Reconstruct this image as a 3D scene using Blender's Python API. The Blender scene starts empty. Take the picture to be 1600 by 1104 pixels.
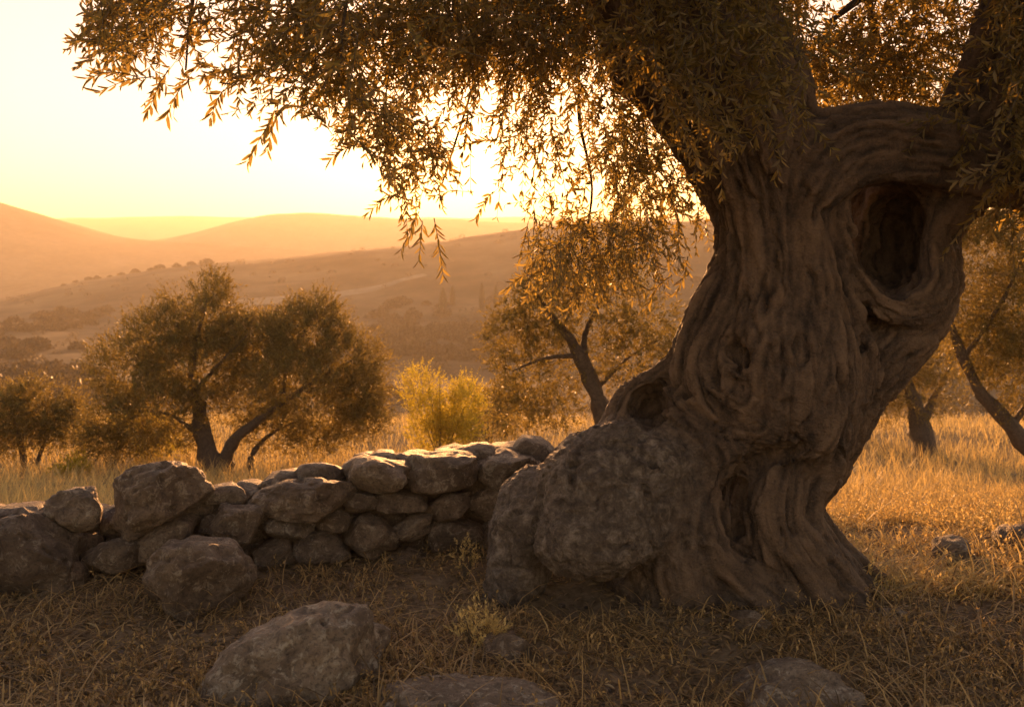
import bpy, bmesh, math
import numpy as np

S = bpy.context.scene
COL = S.collection
F, HZ, CH = 1500.0, 420.0, 1.6        # focal length in photo pixels, horizon row, eye height in metres

# ------------------------------------------------------------------ camera
cam = bpy.data.cameras.new('camera')
cam_o = bpy.data.objects.new('camera', cam); COL.objects.link(cam_o)
cam_o.location = (0, 0, CH); cam_o.rotation_euler = (math.pi / 2, 0, 0)
cam.sensor_width = 36.0; cam.lens = 36.0 * F / 1600.0
cam.shift_y = -(552.0 - HZ) / 1600.0
cam.clip_start = 0.05; cam.clip_end = 12000
cam.dof.use_dof = True; cam.dof.focus_distance = 4.6; cam.dof.aperture_fstop = 4.0
S.camera = cam_o

# ------------------------------------------------------------------ sky, sun, exposure
SUN_AZ, SUN_EL = math.radians(-2.6), math.radians(6.4)      # azimuth from +Y (ahead), elevation
w = bpy.data.worlds.new('World'); S.world = w; w.use_nodes = True
nt = w.node_tree; nt.nodes.clear()
sky = nt.nodes.new('ShaderNodeTexSky'); sky.sky_type = 'NISHITA'; sky.sun_disc = False
sky.sun_elevation = SUN_EL; sky.sun_rotation = SUN_AZ
sky.altitude = 200; sky.air_density = 1.12; sky.dust_density = 0.4; sky.ozone_density = 0.6
bg = nt.nodes.new('ShaderNodeBackground'); bg.inputs['Strength'].default_value = 0.13
wo = nt.nodes.new('ShaderNodeOutputWorld')
nt.links.new(sky.outputs[0], bg.inputs['Color']); nt.links.new(bg.outputs[0], wo.inputs['Surface'])

sun = bpy.data.lights.new('sun', 'SUN'); sun.energy = 5.0; sun.angle = math.radians(0.53)
sun.color = (1.0, 0.57, 0.21)
sun_o = bpy.data.objects.new('sun', sun); COL.objects.link(sun_o)
sun_o.rotation_euler = (math.pi / 2 - SUN_EL, 0, math.pi - SUN_AZ)
sun_o.location = (-2, 60, 20)

vs = S.view_settings
vs.view_transform = 'Standard'; vs.look = 'None'; vs.gamma = 1.0; vs.use_curve_mapping = False
vs.exposure = 1.06
vs.use_white_balance = True; vs.white_balance_temperature = 8400; vs.white_balance_tint = 42
cy = S.cycles
cy.use_denoising = True; cy.denoiser = 'OPENIMAGEDENOISE'
cy.max_bounces = 6; cy.diffuse_bounces = 3; cy.glossy_bounces = 2; cy.transmission_bounces = 4
cy.volume_bounces = 1; cy.transparent_max_bounces = 6
cy.sample_clamp_indirect = 6.0; cy.caustics_reflective = False; cy.caustics_refractive = False

# ------------------------------------------------------------------ helpers
rng = np.random.default_rng(7)
TAB = rng.random((32, 32, 32)).astype(np.float32) * 2 - 1

def vnoise(p):
    p = np.asarray(p, np.float32)
    i = np.floor(p).astype(np.int32); f = p - i; f = f * f * (3 - 2 * f)
    i0 = i & 31; i1 = (i + 1) & 31
    x0, y0, z0 = i0[:, 0], i0[:, 1], i0[:, 2]; x1, y1, z1 = i1[:, 0], i1[:, 1], i1[:, 2]
    fx, fy, fz = f[:, 0], f[:, 1], f[:, 2]
    a = TAB[x0, y0, z0] * (1 - fx) + TAB[x1, y0, z0] * fx
    b = TAB[x0, y1, z0] * (1 - fx) + TAB[x1, y1, z0] * fx
    c = TAB[x0, y0, z1] * (1 - fx) + TAB[x1, y0, z1] * fx
    d = TAB[x0, y1, z1] * (1 - fx) + TAB[x1, y1, z1] * fx
    return (a * (1 - fy) + b * fy) * (1 - fz) + (c * (1 - fy) + d * fy) * fz

def fbm(p, octaves=4, lac=2.03, gain=0.5):
    p = np.asarray(p, np.float32); s = 0; a = 1.0
    for k in range(octaves):
        s = s + a * vnoise(p + 17.3 * k); p = p * lac; a *= gain
    return s

def pt(px, py, Y):
    return np.array([(px - 800) / F * Y, Y, CH - (py - HZ) / F * Y])

def unit(v):
    return v / np.maximum(np.linalg.norm(v, axis=-1, keepdims=True), 1e-9)

def make_mesh(name, V, faces, mat=None, smooth=True):
    """faces: list of (N,k) integer arrays."""
    me = bpy.data.meshes.new(name)
    V = np.asarray(V, np.float32); me.vertices.add(len(V)); me.vertices.foreach_set('co', V.ravel())
    fl = [np.asarray(f, np.int32) for f in faces if len(f)]
    idx = np.concatenate([f.ravel() for f in fl])
    tot = np.concatenate([np.full(len(f), f.shape[1], np.int32) for f in fl])
    st = np.concatenate([[0], np.cumsum(tot)[:-1]]).astype(np.int32)
    me.loops.add(len(idx)); me.loops.foreach_set('vertex_index', idx)
    me.polygons.add(len(tot)); me.polygons.foreach_set('loop_start', st)
    me.update(calc_edges=True)
    me.polygons.foreach_set('use_smooth', np.full(len(tot), smooth, bool))
    if mat: me.materials.append(mat)
    return me

def attr(me, name, vals):
    a = me.attributes.new(name, 'FLOAT', 'POINT'); a.data.foreach_set('value', np.asarray(vals, np.float32))

def link(name, me, parent=None, loc=(0, 0, 0)):
    o = bpy.data.objects.new(name, me); COL.objects.link(o); o.location = loc
    if parent is not None: o.parent = parent
    return o

def tag(o, label=None, cat=None, group=None, kind=None):
    if label: o['label'] = label
    if cat: o['category'] = cat
    if group: o['group'] = group
    if kind: o['kind'] = kind
    return o

def empty(name, loc):
    o = bpy.data.objects.new(name, None); COL.objects.link(o); o.location = loc; o.empty_display_size = 0.2
    return o

# ------------------------------------------------------------------ materials
def mat(name):
    m = bpy.data.materials.new(name); m.use_nodes = True; m.node_tree.nodes.clear()
    return m, m.node_tree

def N(t, kind, **kw):
    n = t.nodes.new(kind)
    for k, v in kw.items():
        if k in n.inputs: n.inputs[k].default_value = v
        else: setattr(n, k, v)
    return n

def ramp(t, fac, stops):
    r = t.nodes.new('ShaderNodeValToRGB'); e = r.color_ramp.elements
    while len(e) < len(stops): e.new(0.5)
    for k, (p, c) in enumerate(stops): e[k].position = p; e[k].color = (*c, 1)
    t.links.new(fac, r.inputs['Fac']); return r.outputs['Color']

def mixc(t, fac, a, b, mode='MIX'):
    m = t.nodes.new('ShaderNodeMix'); m.data_type = 'RGBA'; m.blend_type = mode
    for sock, v in ((m.inputs[0], fac), (m.inputs[6], a), (m.inputs[7], b)):
        if isinstance(v, (int, float)): sock.default_value = v
        elif isinstance(v, tuple): sock.default_value = (*v, 1)
        else: t.links.new(v, sock)
    return m.outputs[2]

def noise_n(t, vec, scale, detail=5, rough=0.6, dist=0.0):
    n = N(t, 'ShaderNodeTexNoise', Scale=scale, Detail=detail, Roughness=rough, Distortion=dist)
    if vec is not None: t.links.new(vec, n.inputs['Vector'])
    return n.outputs['Fac']

def finish(t, color, rough=0.85, height=None, bump=0.3, dist=0.02, spec=0.25):
    b = N(t, 'ShaderNodeBsdfPrincipled', Roughness=rough)
    b.inputs['Specular IOR Level'].default_value = spec
    t.links.new(color, b.inputs['Base Color'])
    if height is not None:
        bp = N(t, 'ShaderNodeBump', Strength=bump, Distance=dist)
        t.links.new(height, bp.inputs['Height']); t.links.new(bp.outputs[0], b.inputs['Normal'])
    o = t.nodes.new('ShaderNodeOutputMaterial'); t.links.new(b.outputs[0], o.inputs['Surface'])
    return b

def math_n(t, op, a, b=None):
    m = t.nodes.new('ShaderNodeMath'); m.operation = op
    for s, v in ((m.inputs[0], a), (m.inputs[1], b)):
        if v is None: continue
        if isinstance(v, (int, float)): s.default_value = v
        else: t.links.new(v, s)
    return m.outputs[0]

def stone_material(name='limestone', pale=None):
    m, t = mat(name)
    co = N(t, 'ShaderNodeTexCoord').outputs['Object']
    oi = N(t, 'ShaderNodeObjectInfo')
    mp = N(t, 'ShaderNodeVectorMath', operation='ADD')
    rnd = N(t, 'ShaderNodeVectorMath', operation='SCALE'); rnd.inputs[0].default_value = (31, 17, 53)
    t.links.new(oi.outputs['Random'], rnd.inputs['Scale'])
    t.links.new(co, mp.inputs[0]); t.links.new(rnd.outputs[0], mp.inputs[1]); v = mp.outputs[0]
    n1 = noise_n(t, v, 5, 6, 0.65, 0.6); n2 = noise_n(t, v, 20, 7, 0.75, 0.6); n3 = noise_n(t, v, 70, 3, 0.65)
    c = ramp(t, n1, [(0.3, (0.09, 0.062, 0.042)), (0.5, (0.22, 0.16, 0.112)), (0.72, (0.35, 0.275, 0.205))])
    lich = ramp(t, n2, [(0.53, (0, 0, 0)), (0.6, (1, 1, 1))])
    c = mixc(t, math_n(t, 'MULTIPLY', lich, 0.75), c, (0.46, 0.40, 0.32))
    pt_ = ramp(t, n2, [(0.34, (1, 1, 1)), (0.45, (0, 0, 0))])
    c = mixc(t, math_n(t, 'MULTIPLY', pt_, 0.75), c, (0.06, 0.043, 0.032))
    dk = ramp(t, n3, [(0.36, (1, 1, 1)), (0.48, (0, 0, 0))])
    c = mixc(t, math_n(t, 'MULTIPLY', dk, 0.6), c, (0.07, 0.055, 0.045))
    tint = ramp(t, oi.outputs['Random'], [(0, (0.72, 0.68, 0.66)), (0.5, (1.0, 0.9, 0.8)), (1, (1.08, 1.05, 1.0))])
    c = mixc(t, 1.0, c, pale or tint, 'MULTIPLY')
    h = math_n(t, 'ADD', math_n(t, 'MULTIPLY', n2, 1.0), math_n(t, 'MULTIPLY', n3, 0.35))
    finish(t, c, 0.6, h, 1.0, 0.06, 0.42)
    return m

def bark_material(name, base_dark, base_light, burl=True, scale=1.0):
    m, t = mat(name)
    co = N(t, 'ShaderNodeTexCoord').outputs['Object']
    n2 = noise_n(t, co, 30 * scale, 6, 0.7, 0.4); n3 = noise_n(t, co, 110 * scale, 4, 0.6); n1 = noise_n(t, co, 3.5 * scale, 4, 0.6)
    if burl:
        g = N(t, 'ShaderNodeAttribute', attribute_name='grain_shade').outputs['Fac']
        bw = N(t, 'ShaderNodeAttribute', attribute_name='burl').outputs['Fac']
        f = math_n(t, 'ADD', math_n(t, 'MULTIPLY', g, 0.6), math_n(t, 'ADD', math_n(t, 'MULTIPLY', n2, 0.5), math_n(t, 'MULTIPLY', math_n(t, 'SUBTRACT', n3, 0.5), 0.55)))
        c = ramp(t, f, [(0.3, base_dark), (0.55, tuple(a * .6 + b * .4 for a, b in zip(base_dark, base_light))), (0.88, base_light)])
        nb = noise_n(t, co, 9, 6, 0.7, 1.2)
        cb = ramp(t, math_n(t, 'ADD', math_n(t, 'MULTIPLY', nb, 0.5), math_n(t, 'ADD', math_n(t, 'MULTIPLY', n2, 0.35), math_n(t, 'MULTIPLY', n3, 0.15))), [(0.38, (0.035, 0.024, 0.017)), (0.5, (0.14, 0.104, 0.077)), (0.62, (0.36, 0.29, 0.225))])
        c = mixc(t, bw, c, cb)
    else:
        c = ramp(t, n2, [(0.3, base_dark), (0.7, base_light)])
    c = mixc(t, math_n(t, 'MULTIPLY', n1, 0.35), c, (0.10, 0.075, 0.06))
    h = math_n(t, 'ADD', n2, math_n(t, 'MULTIPLY', n3, 0.4))
    finish(t, c, 0.62, h, 1.0, 0.035, 0.32)
    return m

def leaf_material(name, top, under, trans, tr=0.45, var=0.35):
    m, t = mat(name)
    geo = N(t, 'ShaderNodeNewGeometry')
    try: rnd = geo.outputs['Random Per Island']
    except Exception: rnd = N(t, 'ShaderNodeObjectInfo').outputs['Random']
    c = mixc(t, geo.outputs['Backfacing'], top, under)
    vv = ramp(t, rnd, [(0, (1 - var,) * 3), (1, (1 + var, 1 + var * 0.9, 1 + var * 0.5))])
    c = mixc(t, 1.0, c, vv, 'MULTIPLY')
    b = N(t, 'ShaderNodeBsdfPrincipled', Roughness=0.5); b.inputs['Specular IOR Level'].default_value = 0.35
    t.links.new(c, b.inputs['Base Color'])
    tl = N(t, 'ShaderNodeBsdfTranslucent')
    t.links.new(mixc(t, 1.0, trans, vv, 'MULTIPLY'), tl.inputs['Color'])
    mx = N(t, 'ShaderNodeMixShader', Fac=tr)
    t.links.new(b.outputs[0], mx.inputs[1]); t.links.new(tl.outputs[0], mx.inputs[2])
    o = t.nodes.new('ShaderNodeOutputMaterial'); t.links.new(mx.outputs[0], o.inputs['Surface'])
    return m

M_STONE = stone_material()
M_PALE = stone_material('pale_limestone', (1.35, 1.32, 1.28))
M_TRUNK = bark_material('olive_bark', (0.024, 0.014, 0.009), (0.235, 0.145, 0.088))
M_BARK = bark_material('branch_bark', (0.07, 0.05, 0.038), (0.20, 0.15, 0.11), burl=False)
M_TWIG = bark_material('twig_bark', (0.12, 0.09, 0.06), (0.22, 0.18, 0.12), burl=False)
M_LEAF = leaf_material('olive_leaf', (0.06, 0.068, 0.03), (0.14, 0.135, 0.09), (0.6, 0.42, 0.12), 0.55)
M_LEAF2 = leaf_material('olive_leaf_distant', (0.075, 0.08, 0.03), (0.14, 0.14, 0.085), (0.46, 0.33, 0.085), 0.42)
M_BUSH = leaf_material('yellow_green_leaf', (0.2, 0.18, 0.035), (0.22, 0.2, 0.06), (0.78, 0.62, 0.09), 0.6)
M_SCRUB = leaf_material('scrub_leaf', (0.05, 0.043, 0.02), (0.06, 0.05, 0.026), (0.14, 0.095, 0.035), 0.25)
M_CYP = leaf_material('cypress_leaf', (0.045, 0.05, 0.022), (0.05, 0.05, 0.025), (0.10, 0.08, 0.03), 0.2)
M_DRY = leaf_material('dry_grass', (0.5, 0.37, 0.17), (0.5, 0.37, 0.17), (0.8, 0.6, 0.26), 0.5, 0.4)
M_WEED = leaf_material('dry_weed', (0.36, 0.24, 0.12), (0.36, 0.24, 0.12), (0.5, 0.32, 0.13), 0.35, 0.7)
M_LITTER = leaf_material('fallen_leaf', (0.26, 0.165, 0.09), (0.36, 0.26, 0.16), (0.2, 0.13, 0.06), 0.2, 0.5)

def ground_material():
    m, t = mat('dry_ground')
    co = N(t, 'ShaderNodeTexCoord').outputs['Object']
    n1 = noise_n(t, co, 0.9, 5, 0.6); n2 = noise_n(t, co, 14, 6, 0.7); n3 = noise_n(t, co, 70, 4, 0.7)
    soil = ramp(t, n2, [(0.3, (0.09, 0.058, 0.037)), (0.5, (0.22, 0.148, 0.094)), (0.7, (0.36, 0.255, 0.165))])
    straw = ramp(t, n2, [(0.3, (0.16, 0.115, 0.055)), (0.7, (0.32, 0.24, 0.12))])
    d = N(t, 'ShaderNodeAttribute', attribute_name='dry').outputs['Fac']
    c = mixc(t, d, soil, straw)
    far = N(t, 'ShaderNodeAttribute', attribute_name='far').outputs['Fac']
    nf = noise_n(t, co, 0.035, 6, 0.65)
    fc = ramp(t, nf, [(0.35, (0.055, 0.043, 0.024)), (0.5, (0.11, 0.083, 0.046)), (0.68, (0.21, 0.16, 0.09))])
    c = mixc(t, far, c, fc)
    finish(t, c, 0.95, math_n(t, 'ADD', n2, math_n(t, 'MULTIPLY', n3, 0.5)), 0.6, 0.03, 0.1)
    return m
M_GROUND = ground_material()

def hill_material():
    m, t = mat('hillside')
    co = N(t, 'ShaderNodeTexCoord').outputs['Object']
    n = noise_n(t, co, 0.03, 6, 0.65); n2 = noise_n(t, co, 0.25, 4, 0.6)
    c = ramp(t, math_n(t, 'ADD', math_n(t, 'MULTIPLY', n, 0.6), math_n(t, 'MULTIPLY', n2, 0.4)),
             [(0.38, (0.07, 0.06, 0.035)), (0.52, (0.14, 0.11, 0.065)), (0.66, (0.22, 0.17, 0.11))])
    finish(t, c, 0.95, n2, 0.4, 0.8, 0.05)
    return m
M_HILL = hill_material()

# ------------------------------------------------------------------ terrain
YK = [-60, 5.4, 6.4, 8, 12, 15, 22, 27, 40, 60, 90, 130, 250]
ZK = [0, 0, -0.12, -0.45, -1.15, -1.6, -2.0, -2.7, -6, -9.5, -12.5, -13.6, -12.6]
RX = [-1500, -600, 0, 130, 330, 500, 650, 800, 1000, 1300, 1600, 2600, 3600]
RYP = [560, 510, 465, 437, 415, 395, 378, 360, 346, 335, 330, 340, 380]

def ground(x, y):
    x = np.atleast_1d(np.asarray(x, float)); y = np.atleast_1d(np.asarray(y, float))
    x, y = np.broadcast_arrays(x, y)
    z = np.interp(y, YK, ZK)
    px = 800 + F * x / np.maximum(y, 1)
    rz = CH - (np.interp(px, RX, RYP) - HZ) / F * 385
    t = np.clip((y - 225) / 160, 0, 1); t = t * t * (3 - 2 * t)
    rise = np.where(y < 385, (-12.8) * (1 - t) + rz * t, rz - (y - 385) * 0.30)
    z = np.where(y > 225, np.where(y < 250, z * (1 - (y - 225) / 25) + rise * (y - 225) / 25, rise), z)
    z = np.maximum(z, -32)
    q = np.stack([x.ravel(), y.ravel(), np.zeros(x.size)], 1)
    near = np.clip(1 - (y - 30) / 30, 0, 1)
    n = fbm(q * 0.55 + 3.1, 4).reshape(x.shape)
    z = z + near * 0.05 * n
    n2 = fbm(q * 0.035 + 9.7, 4).reshape(x.shape)
    z = z + np.clip((y - 35) / 60, 0, 1) * 1.1 * n2
    r2 = ((x - 1.25) / 1.1) ** 2 + ((y - 4.75) / 0.8) ** 2
    z = z + 0.07 * np.exp(-r2)
    z = z - 0.13 * np.exp(-((x - .31) / .17) ** 2 - ((y - 4.56) / .2) ** 2)      # dip added under the burl to darken its cavity
    return z

def gz(x, y): return float(ground(x, y).ravel()[0])

def ground_hit(px, py, y0=3.0, y1=420.0):
    ys = np.geomspace(y0, y1, 900)
    xs = (px - 800) / F * ys; zr = CH - (py - HZ) / F * ys
    below = zr < ground(xs, ys)
    k = int(np.argmax(below)) if below.any() else len(ys) - 1
    Y = ys[k]; x = (px - 800) / F * Y
    return np.array([x, Y, gz(x, Y)])

def grid_faces(nr, nc):
    a = (np.arange(nr - 1)[:, None] * nc + np.arange(nc - 1)[None]).ravel()
    return np.stack([a, a + 1, a + nc + 1, a + nc], 1)

rows = np.concatenate([np.linspace(-9, 2.4, 24)[:-1], np.geomspace(2.4, 540, 220)])
cols = np.linspace(-1, 1, 240); cols = np.sign(cols) * np.abs(cols) ** 1.25
hw = 16 + np.maximum(rows, 0) * 1.1
X = cols[None] * hw[:, None]; Y = np.repeat(rows[:, None], len(cols), 1)
Z = ground(X, Y)
gm = make_mesh('ground', np.stack([X.ravel(), Y.ravel(), Z.ravel()], 1), [grid_faces(*X.shape)], M_GROUND)
nn = fbm(np.stack([X.ravel(), Y.ravel(), np.zeros(X.size)], 1) * 0.8 + 5, 3)
wally = 5.15 + 0.28 * X
dry = np.clip((Y - wally) / 1.2, 0, 1).ravel() * 0.75 + 0.15 + 0.2 * nn
attr(gm, 'dry', np.clip(dry, 0, 1)); attr(gm, 'far', np.clip((Y.ravel() - 28) / 20, 0, 1))
tag(link('ground', gm), 'dry earth and straw covered slope falling to a scrubby valley', 'ground', kind='structure')

def hill(name, d, rpx, rpy, depth_front, depth_back, seed, label, rough=2.0, base=-35):
    xs = np.linspace(-1.6, 1.6, 260) * d * 0.75
    px = 800 + F * xs / d
    crest = CH - (np.interp(px, rpx, rpy) - HZ) / F * d
    k = np.ones(9) / 9; crest = np.convolve(np.pad(crest, 4, 'edge'), k, 'valid')
    ts = np.concatenate([np.linspace(-1, 0, 50), np.linspace(0, 1, 16)[1:]])
    yy = np.where(ts < 0, d + ts * depth_front, d + ts * depth_back)
    prof = np.where(ts < 0, 0.5 + 0.5 * np.cos(np.pi * np.abs(ts)), 1 - ts ** 1.5)
    Xh = np.repeat(xs[None], len(ts), 0); Yh = np.repeat(yy[:, None], len(xs), 1)
    Zh = base + (crest[None] - base) * prof[:, None]
    q = np.stack([Xh.ravel(), Yh.ravel(), np.zeros(Xh.size)], 1)
    Zh = Zh + (fbm(q * 0.012 + seed, 4) * rough + fbm(q * 0.08 + seed, 3) * rough * 0.22).reshape(Zh.shape) * prof[:, None]
    me = make_mesh(name, np.stack([Xh.ravel(), Yh.ravel(), Zh.ravel()], 1), [grid_faces(*Xh.shape)], M_HILL)
    return tag(link(name, me), label, 'hill', kind='structure')

hill('hill', 850, [-700, -300, -120, 0, 60, 115, 175, 300, 450, 700, 1000, 2500], [285, 270, 285, 320, 337, 357, 372, 380, 392, 420, 440, 440],
     420, 500, 2.0, 'dark scrub covered hill sloping down into the valley', 2.0)
hill('hill', 1250, [-900, 0, 200, 300, 360, 400, 450, 520, 600, 700, 800, 1200, 1600, 2600], [420, 400, 380, 371, 352, 339, 331, 333, 340, 344, 349, 345, 350, 360],
     420, 500, 5.0, 'rounded hazy hill with a broad dome behind the valley ridge', 2.0)
hill('ridge', 2000, [-900, 0, 100, 250, 380, 600, 800, 1200, 1600, 2600], [350, 345, 342, 338, 340, 342, 340, 338, 336, 345],
     550, 700, 8.0, 'pale flat topped ridge on the horizon nearly lost in haze', 1.5)
print('terrain done')

# ------------------------------------------------------------------ dry stone wall and boulders
ICO = {}
def ico(sub):
    if sub not in ICO:
        bm = bmesh.new(); bmesh.ops.create_icosphere(bm, subdivisions=sub, radius=1.0)
        ICO[sub] = (np.array([v.co[:] for v in bm.verts]), np.array([[v.index for v in f.verts] for f in bm.faces])); bm.free()
    return ICO[sub]

def rot_xyz(rx, ry, rz):
    cx, sx, cy_, sy, cz, sz = math.cos(rx), math.sin(rx), math.cos(ry), math.sin(ry), math.cos(rz), math.sin(rz)
    return (np.array([[cz, -sz, 0], [sz, cz, 0], [0, 0, 1]]) @ np.array([[cy_, 0, sy], [0, 1, 0], [-sy, 0, cy_]])
            @ np.array([[1, 0, 0], [0, cx, -sx], [0, sx, cx]]))

def stone_mesh(half, roll, seed, sub=4, box=0.75, facets=13, rough=1.0):
    """half = half sizes (x, depth, z); roll = tilt in the wall's face."""
    r = np.random.default_rng(seed)
    V, Fc = ico(sub); V = V.copy()
    V = np.sign(V) * np.abs(V) ** box
    V /= np.max(np.linalg.norm(V, axis=1)) ** 0.8
    for _ in range(facets):
        n = unit(r.normal(size=3)); h = r.uniform(0.6, 0.9)
        d = V @ n - h
        V -= n[None] * (np.maximum(d, 0) * 0.92)[:, None]
    V *= (1 + rough * (0.13 * fbm(V * 1.3 + seed * 1.7, 3) + 0.075 * fbm(V * 3.6 + seed, 4) + 0.02 * fbm(V * 13 + seed, 2)))[:, None]
    pit = np.maximum(fbm(V * 7 + seed * 0.3, 2) - 0.35, 0)
    V *= (1 - 0.16 * rough * pit)[:, None]
    V /= np.abs(V).max(axis=0)
    V = V * np.array(half)
    V = V @ rot_xyz(r.uniform(-.15, .15), roll, r.uniform(-.25, .25)).T
    return make_mesh('stone', V, [Fc], M_STONE)

def wall_y(px):      # distance of the wall's near face seen at this column
    return float(np.interp(px, [-700, -200, 0, 450, 850, 1100], [3.7, 4.25, 4.55, 5.0, 5.4, 5.65]))

# (centre column, centre row, width, height in photo pixels, tilt in degrees, nudge toward the viewer in m, detail)
WS = [
 (48, 862, 178, 132, 8, .08, 5), (84, 912, 96, 74, -8, .14, 4), (122, 795, 92, 62, 4, .02, 4), (246, 781, 158, 112, -16, .05, 5),
 (258, 836, 128, 56, -20, .06, 4), (186, 868, 112, 56, 4, .07, 4), (172, 912, 120, 44, -6, .05, 4), (372, 815, 88, 66, 10, .10, 4),
 (40, 800, 110, 26, 0, -.10, 3), (352, 776, 78, 42, 0, -.12, 3), (392, 768, 60, 28, 4, -.2, 3), (476, 778, 150, 62, -3, .08, 5),
 (440, 757, 62, 26, 4, -.18, 3), (505, 752, 72, 22, -4, -.22, 3), (588, 738, 108, 58, 2, .10, 4), (690, 735, 128, 54, -2, .06, 4),
 (792, 730, 104, 60, -4, .03, 4), (845, 712, 50, 34, 0, -.1, 3), (730, 708, 90, 20, -4, -.2, 3), (650, 714, 70, 18, 0, -.22, 3), (800, 702, 80, 20, -3, -.2, 3),
 (560, 782, 66, 34, 8, .05, 4), (622, 786, 90, 36, 2, .07, 4), (700, 790, 92, 44, -14, .08, 4), (772, 786, 84, 56, 6, .04, 4), (520, 808, 60, 32, 0, .04, 3),
 (578, 836, 88, 58, 6, .12, 4), (646, 824, 70, 42, -10, .06, 4), (712, 836, 92, 52, 4, .06, 4), (772, 845, 60, 60, 0, .04, 4), (455, 825, 90, 40, 4, .05, 4),
 (432, 862, 72, 52, -6, .07, 4), (505, 858, 88, 56, 4, .06, 4), (636, 876, 80, 38, 2, .09, 4), (700, 884, 76, 34, 0, .05, 3), (566, 888, 80, 40, -4, .06, 4),
 (480, 900, 90, 40, 6, .07, 3), (420, 908, 70, 40, 0, .06, 3), (330, 858, 70, 40, 8, .02, 3), (235, 915, 80, 46, 4, .03, 3), (300, 800, 60, 40, -10, -.1, 3),
 (10, 935, 90, 40, 0, .06, 3), (110, 948, 90, 30, 0, .05, 3), (60, 822, 110, 40, 0, -.15, 3), (410, 800, 50, 44, 0, -.05, 3), (340, 820, 46, 40, 0, -.02, 3),
 (-70, 850, 150, 110, -5, .06, 4), (-120, 930, 150, 70, 3, .06, 4), (-190, 850, 130, 90, 5, .05, 4), (-250, 940, 160, 80, 0, .05, 4), (-300, 850, 140, 100, -4, .05, 4), (-400, 910, 180, 120, 4, .05, 4), (-560, 910, 200, 120, 4, .05, 4),
 (850, 765, 90, 70, 0, 0, 3), (850, 830, 90, 70, 0, 0, 3), (930, 740, 110, 60, 0, 0, 3), (930, 810, 110, 80, 0, 0, 3), (1010, 770, 100, 90, 0, 0, 3),
]
wr = pt(420, HZ, 5.0); wroot = empty('dry_stone_wall', (wr[0], wr[1] + .2, 0))
tag(wroot, 'low tumbled dry stone wall of rounded weathered limestone boulders', 'wall')
def wall_stone(px, py, wd, ht, tilt, dy, sub, seed, depth=None):
    Yd = wall_y(px) + 0.22 - dy
    c = pt(px, py, Yd); s = Yd / F
    hx, hz = wd * s / 2, ht * s / 2
    hd = depth or max(0.15, min(0.26, (hx + hz) * 0.62))
    o = link('stone', stone_mesh((hx * 1.06, hd, hz * 1.1), math.radians(tilt), seed, sub, 0.8), wroot)
    o.location = c - np.array(wroot.location)
for k, a in enumerate(WS): wall_stone(*a, seed=100 + k)
r = np.random.default_rng(5)
k = 300
for px in np.arange(-640, 1040, 46):          # rear face and hearting that shows between the front stones
    base = 420 + CH / (wall_y(px) + .45) * F
    top = np.interp(px, [-640, 0, 130, 330, 420, 540, 850, 1040], [850, 800, 800, 775, 765, 722, 700, 740])
    for py in np.arange(top + 14, base + 10, 36):
        for dy in (-.16, -.42):
            wall_stone(px + r.uniform(-12, 12), py + r.uniform(-8, 8), r.uniform(52, 84), r.uniform(38, 54), r.uniform(-12, 12), dy + r.uniform(-.04, .04), 2, k, 0.16); k += 1

def boulder(name, px, py, wd, ht, depth, tilt, seed, label, Y=None, sub=5, box=0.82, cat='boulder', facets=7, rough=1.0, pale=False):
    """py is the centre row; Y the distance of its centre."""
    c = pt(px, py, Y); s = Y / F
    o = link(name, stone_mesh((wd * s / 2, depth, ht * s / 2), math.radians(tilt), seed, sub, box, facets, rough), None)
    o.location = c
    if pale: o.data.materials[0] = M_PALE
    return tag(o, label, cat)
boulder('boulder', 312, 905, 172, 132, .26, 3, 41, 'domed grey boulder resting against the foot of the stone wall', 4.55)
boulder('boulder', 460, 1052, 300, 190, .34, -21, 43, 'large sloping boulder lying alone in the grass before the wall', 3.72, pale=True)
boulder('boulder', 1215, 1110, 260, 146, .26, -6, 44, 'low lichen spotted boulder half buried in front of the olive trunk', 3.6, pale=True)
boulder('boulder', 740, 1118, 330, 100, .22, 0, 45, 'flat pale slab of rock half sunk in the dry weeds', 3.42, box=.7, pale=True)
boulder('stone', 1172, 985, 66, 62, .085, 10, 46, 'small round brown stone lying below the olive roots', 4.2, 4, cat='stone')
boulder('stone', 794, 1022, 92, 74, .13, 0, 47, 'dark squat stone in front of the hollow under the burl', 3.95, 4, cat='stone')
boulder('stone', 1395, 968, 56, 40, .08, 0, 48, 'pale small stone at the edge of the sunlit grass', 4.42, 4, cat='stone')
boulder('stone', 1588, 848, 66, 62, .16, 0, 49, 'dark angular stone standing in sunlit grass below leaning tree', 5.6, 4, cat='stone')
boulder('stone', 1492, 862, 70, 46, .14, 0, 50, 'flat dark stone sunk in sunlit grass right of the olive', 5.35, 4, cat='stone')
boulder('stone', 1290, 1030, 40, 26, .06, 0, 51, 'tiny grey stone beside the lichen spotted boulder', 4.0, 3, cat='stone')
print('stones done')

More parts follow.
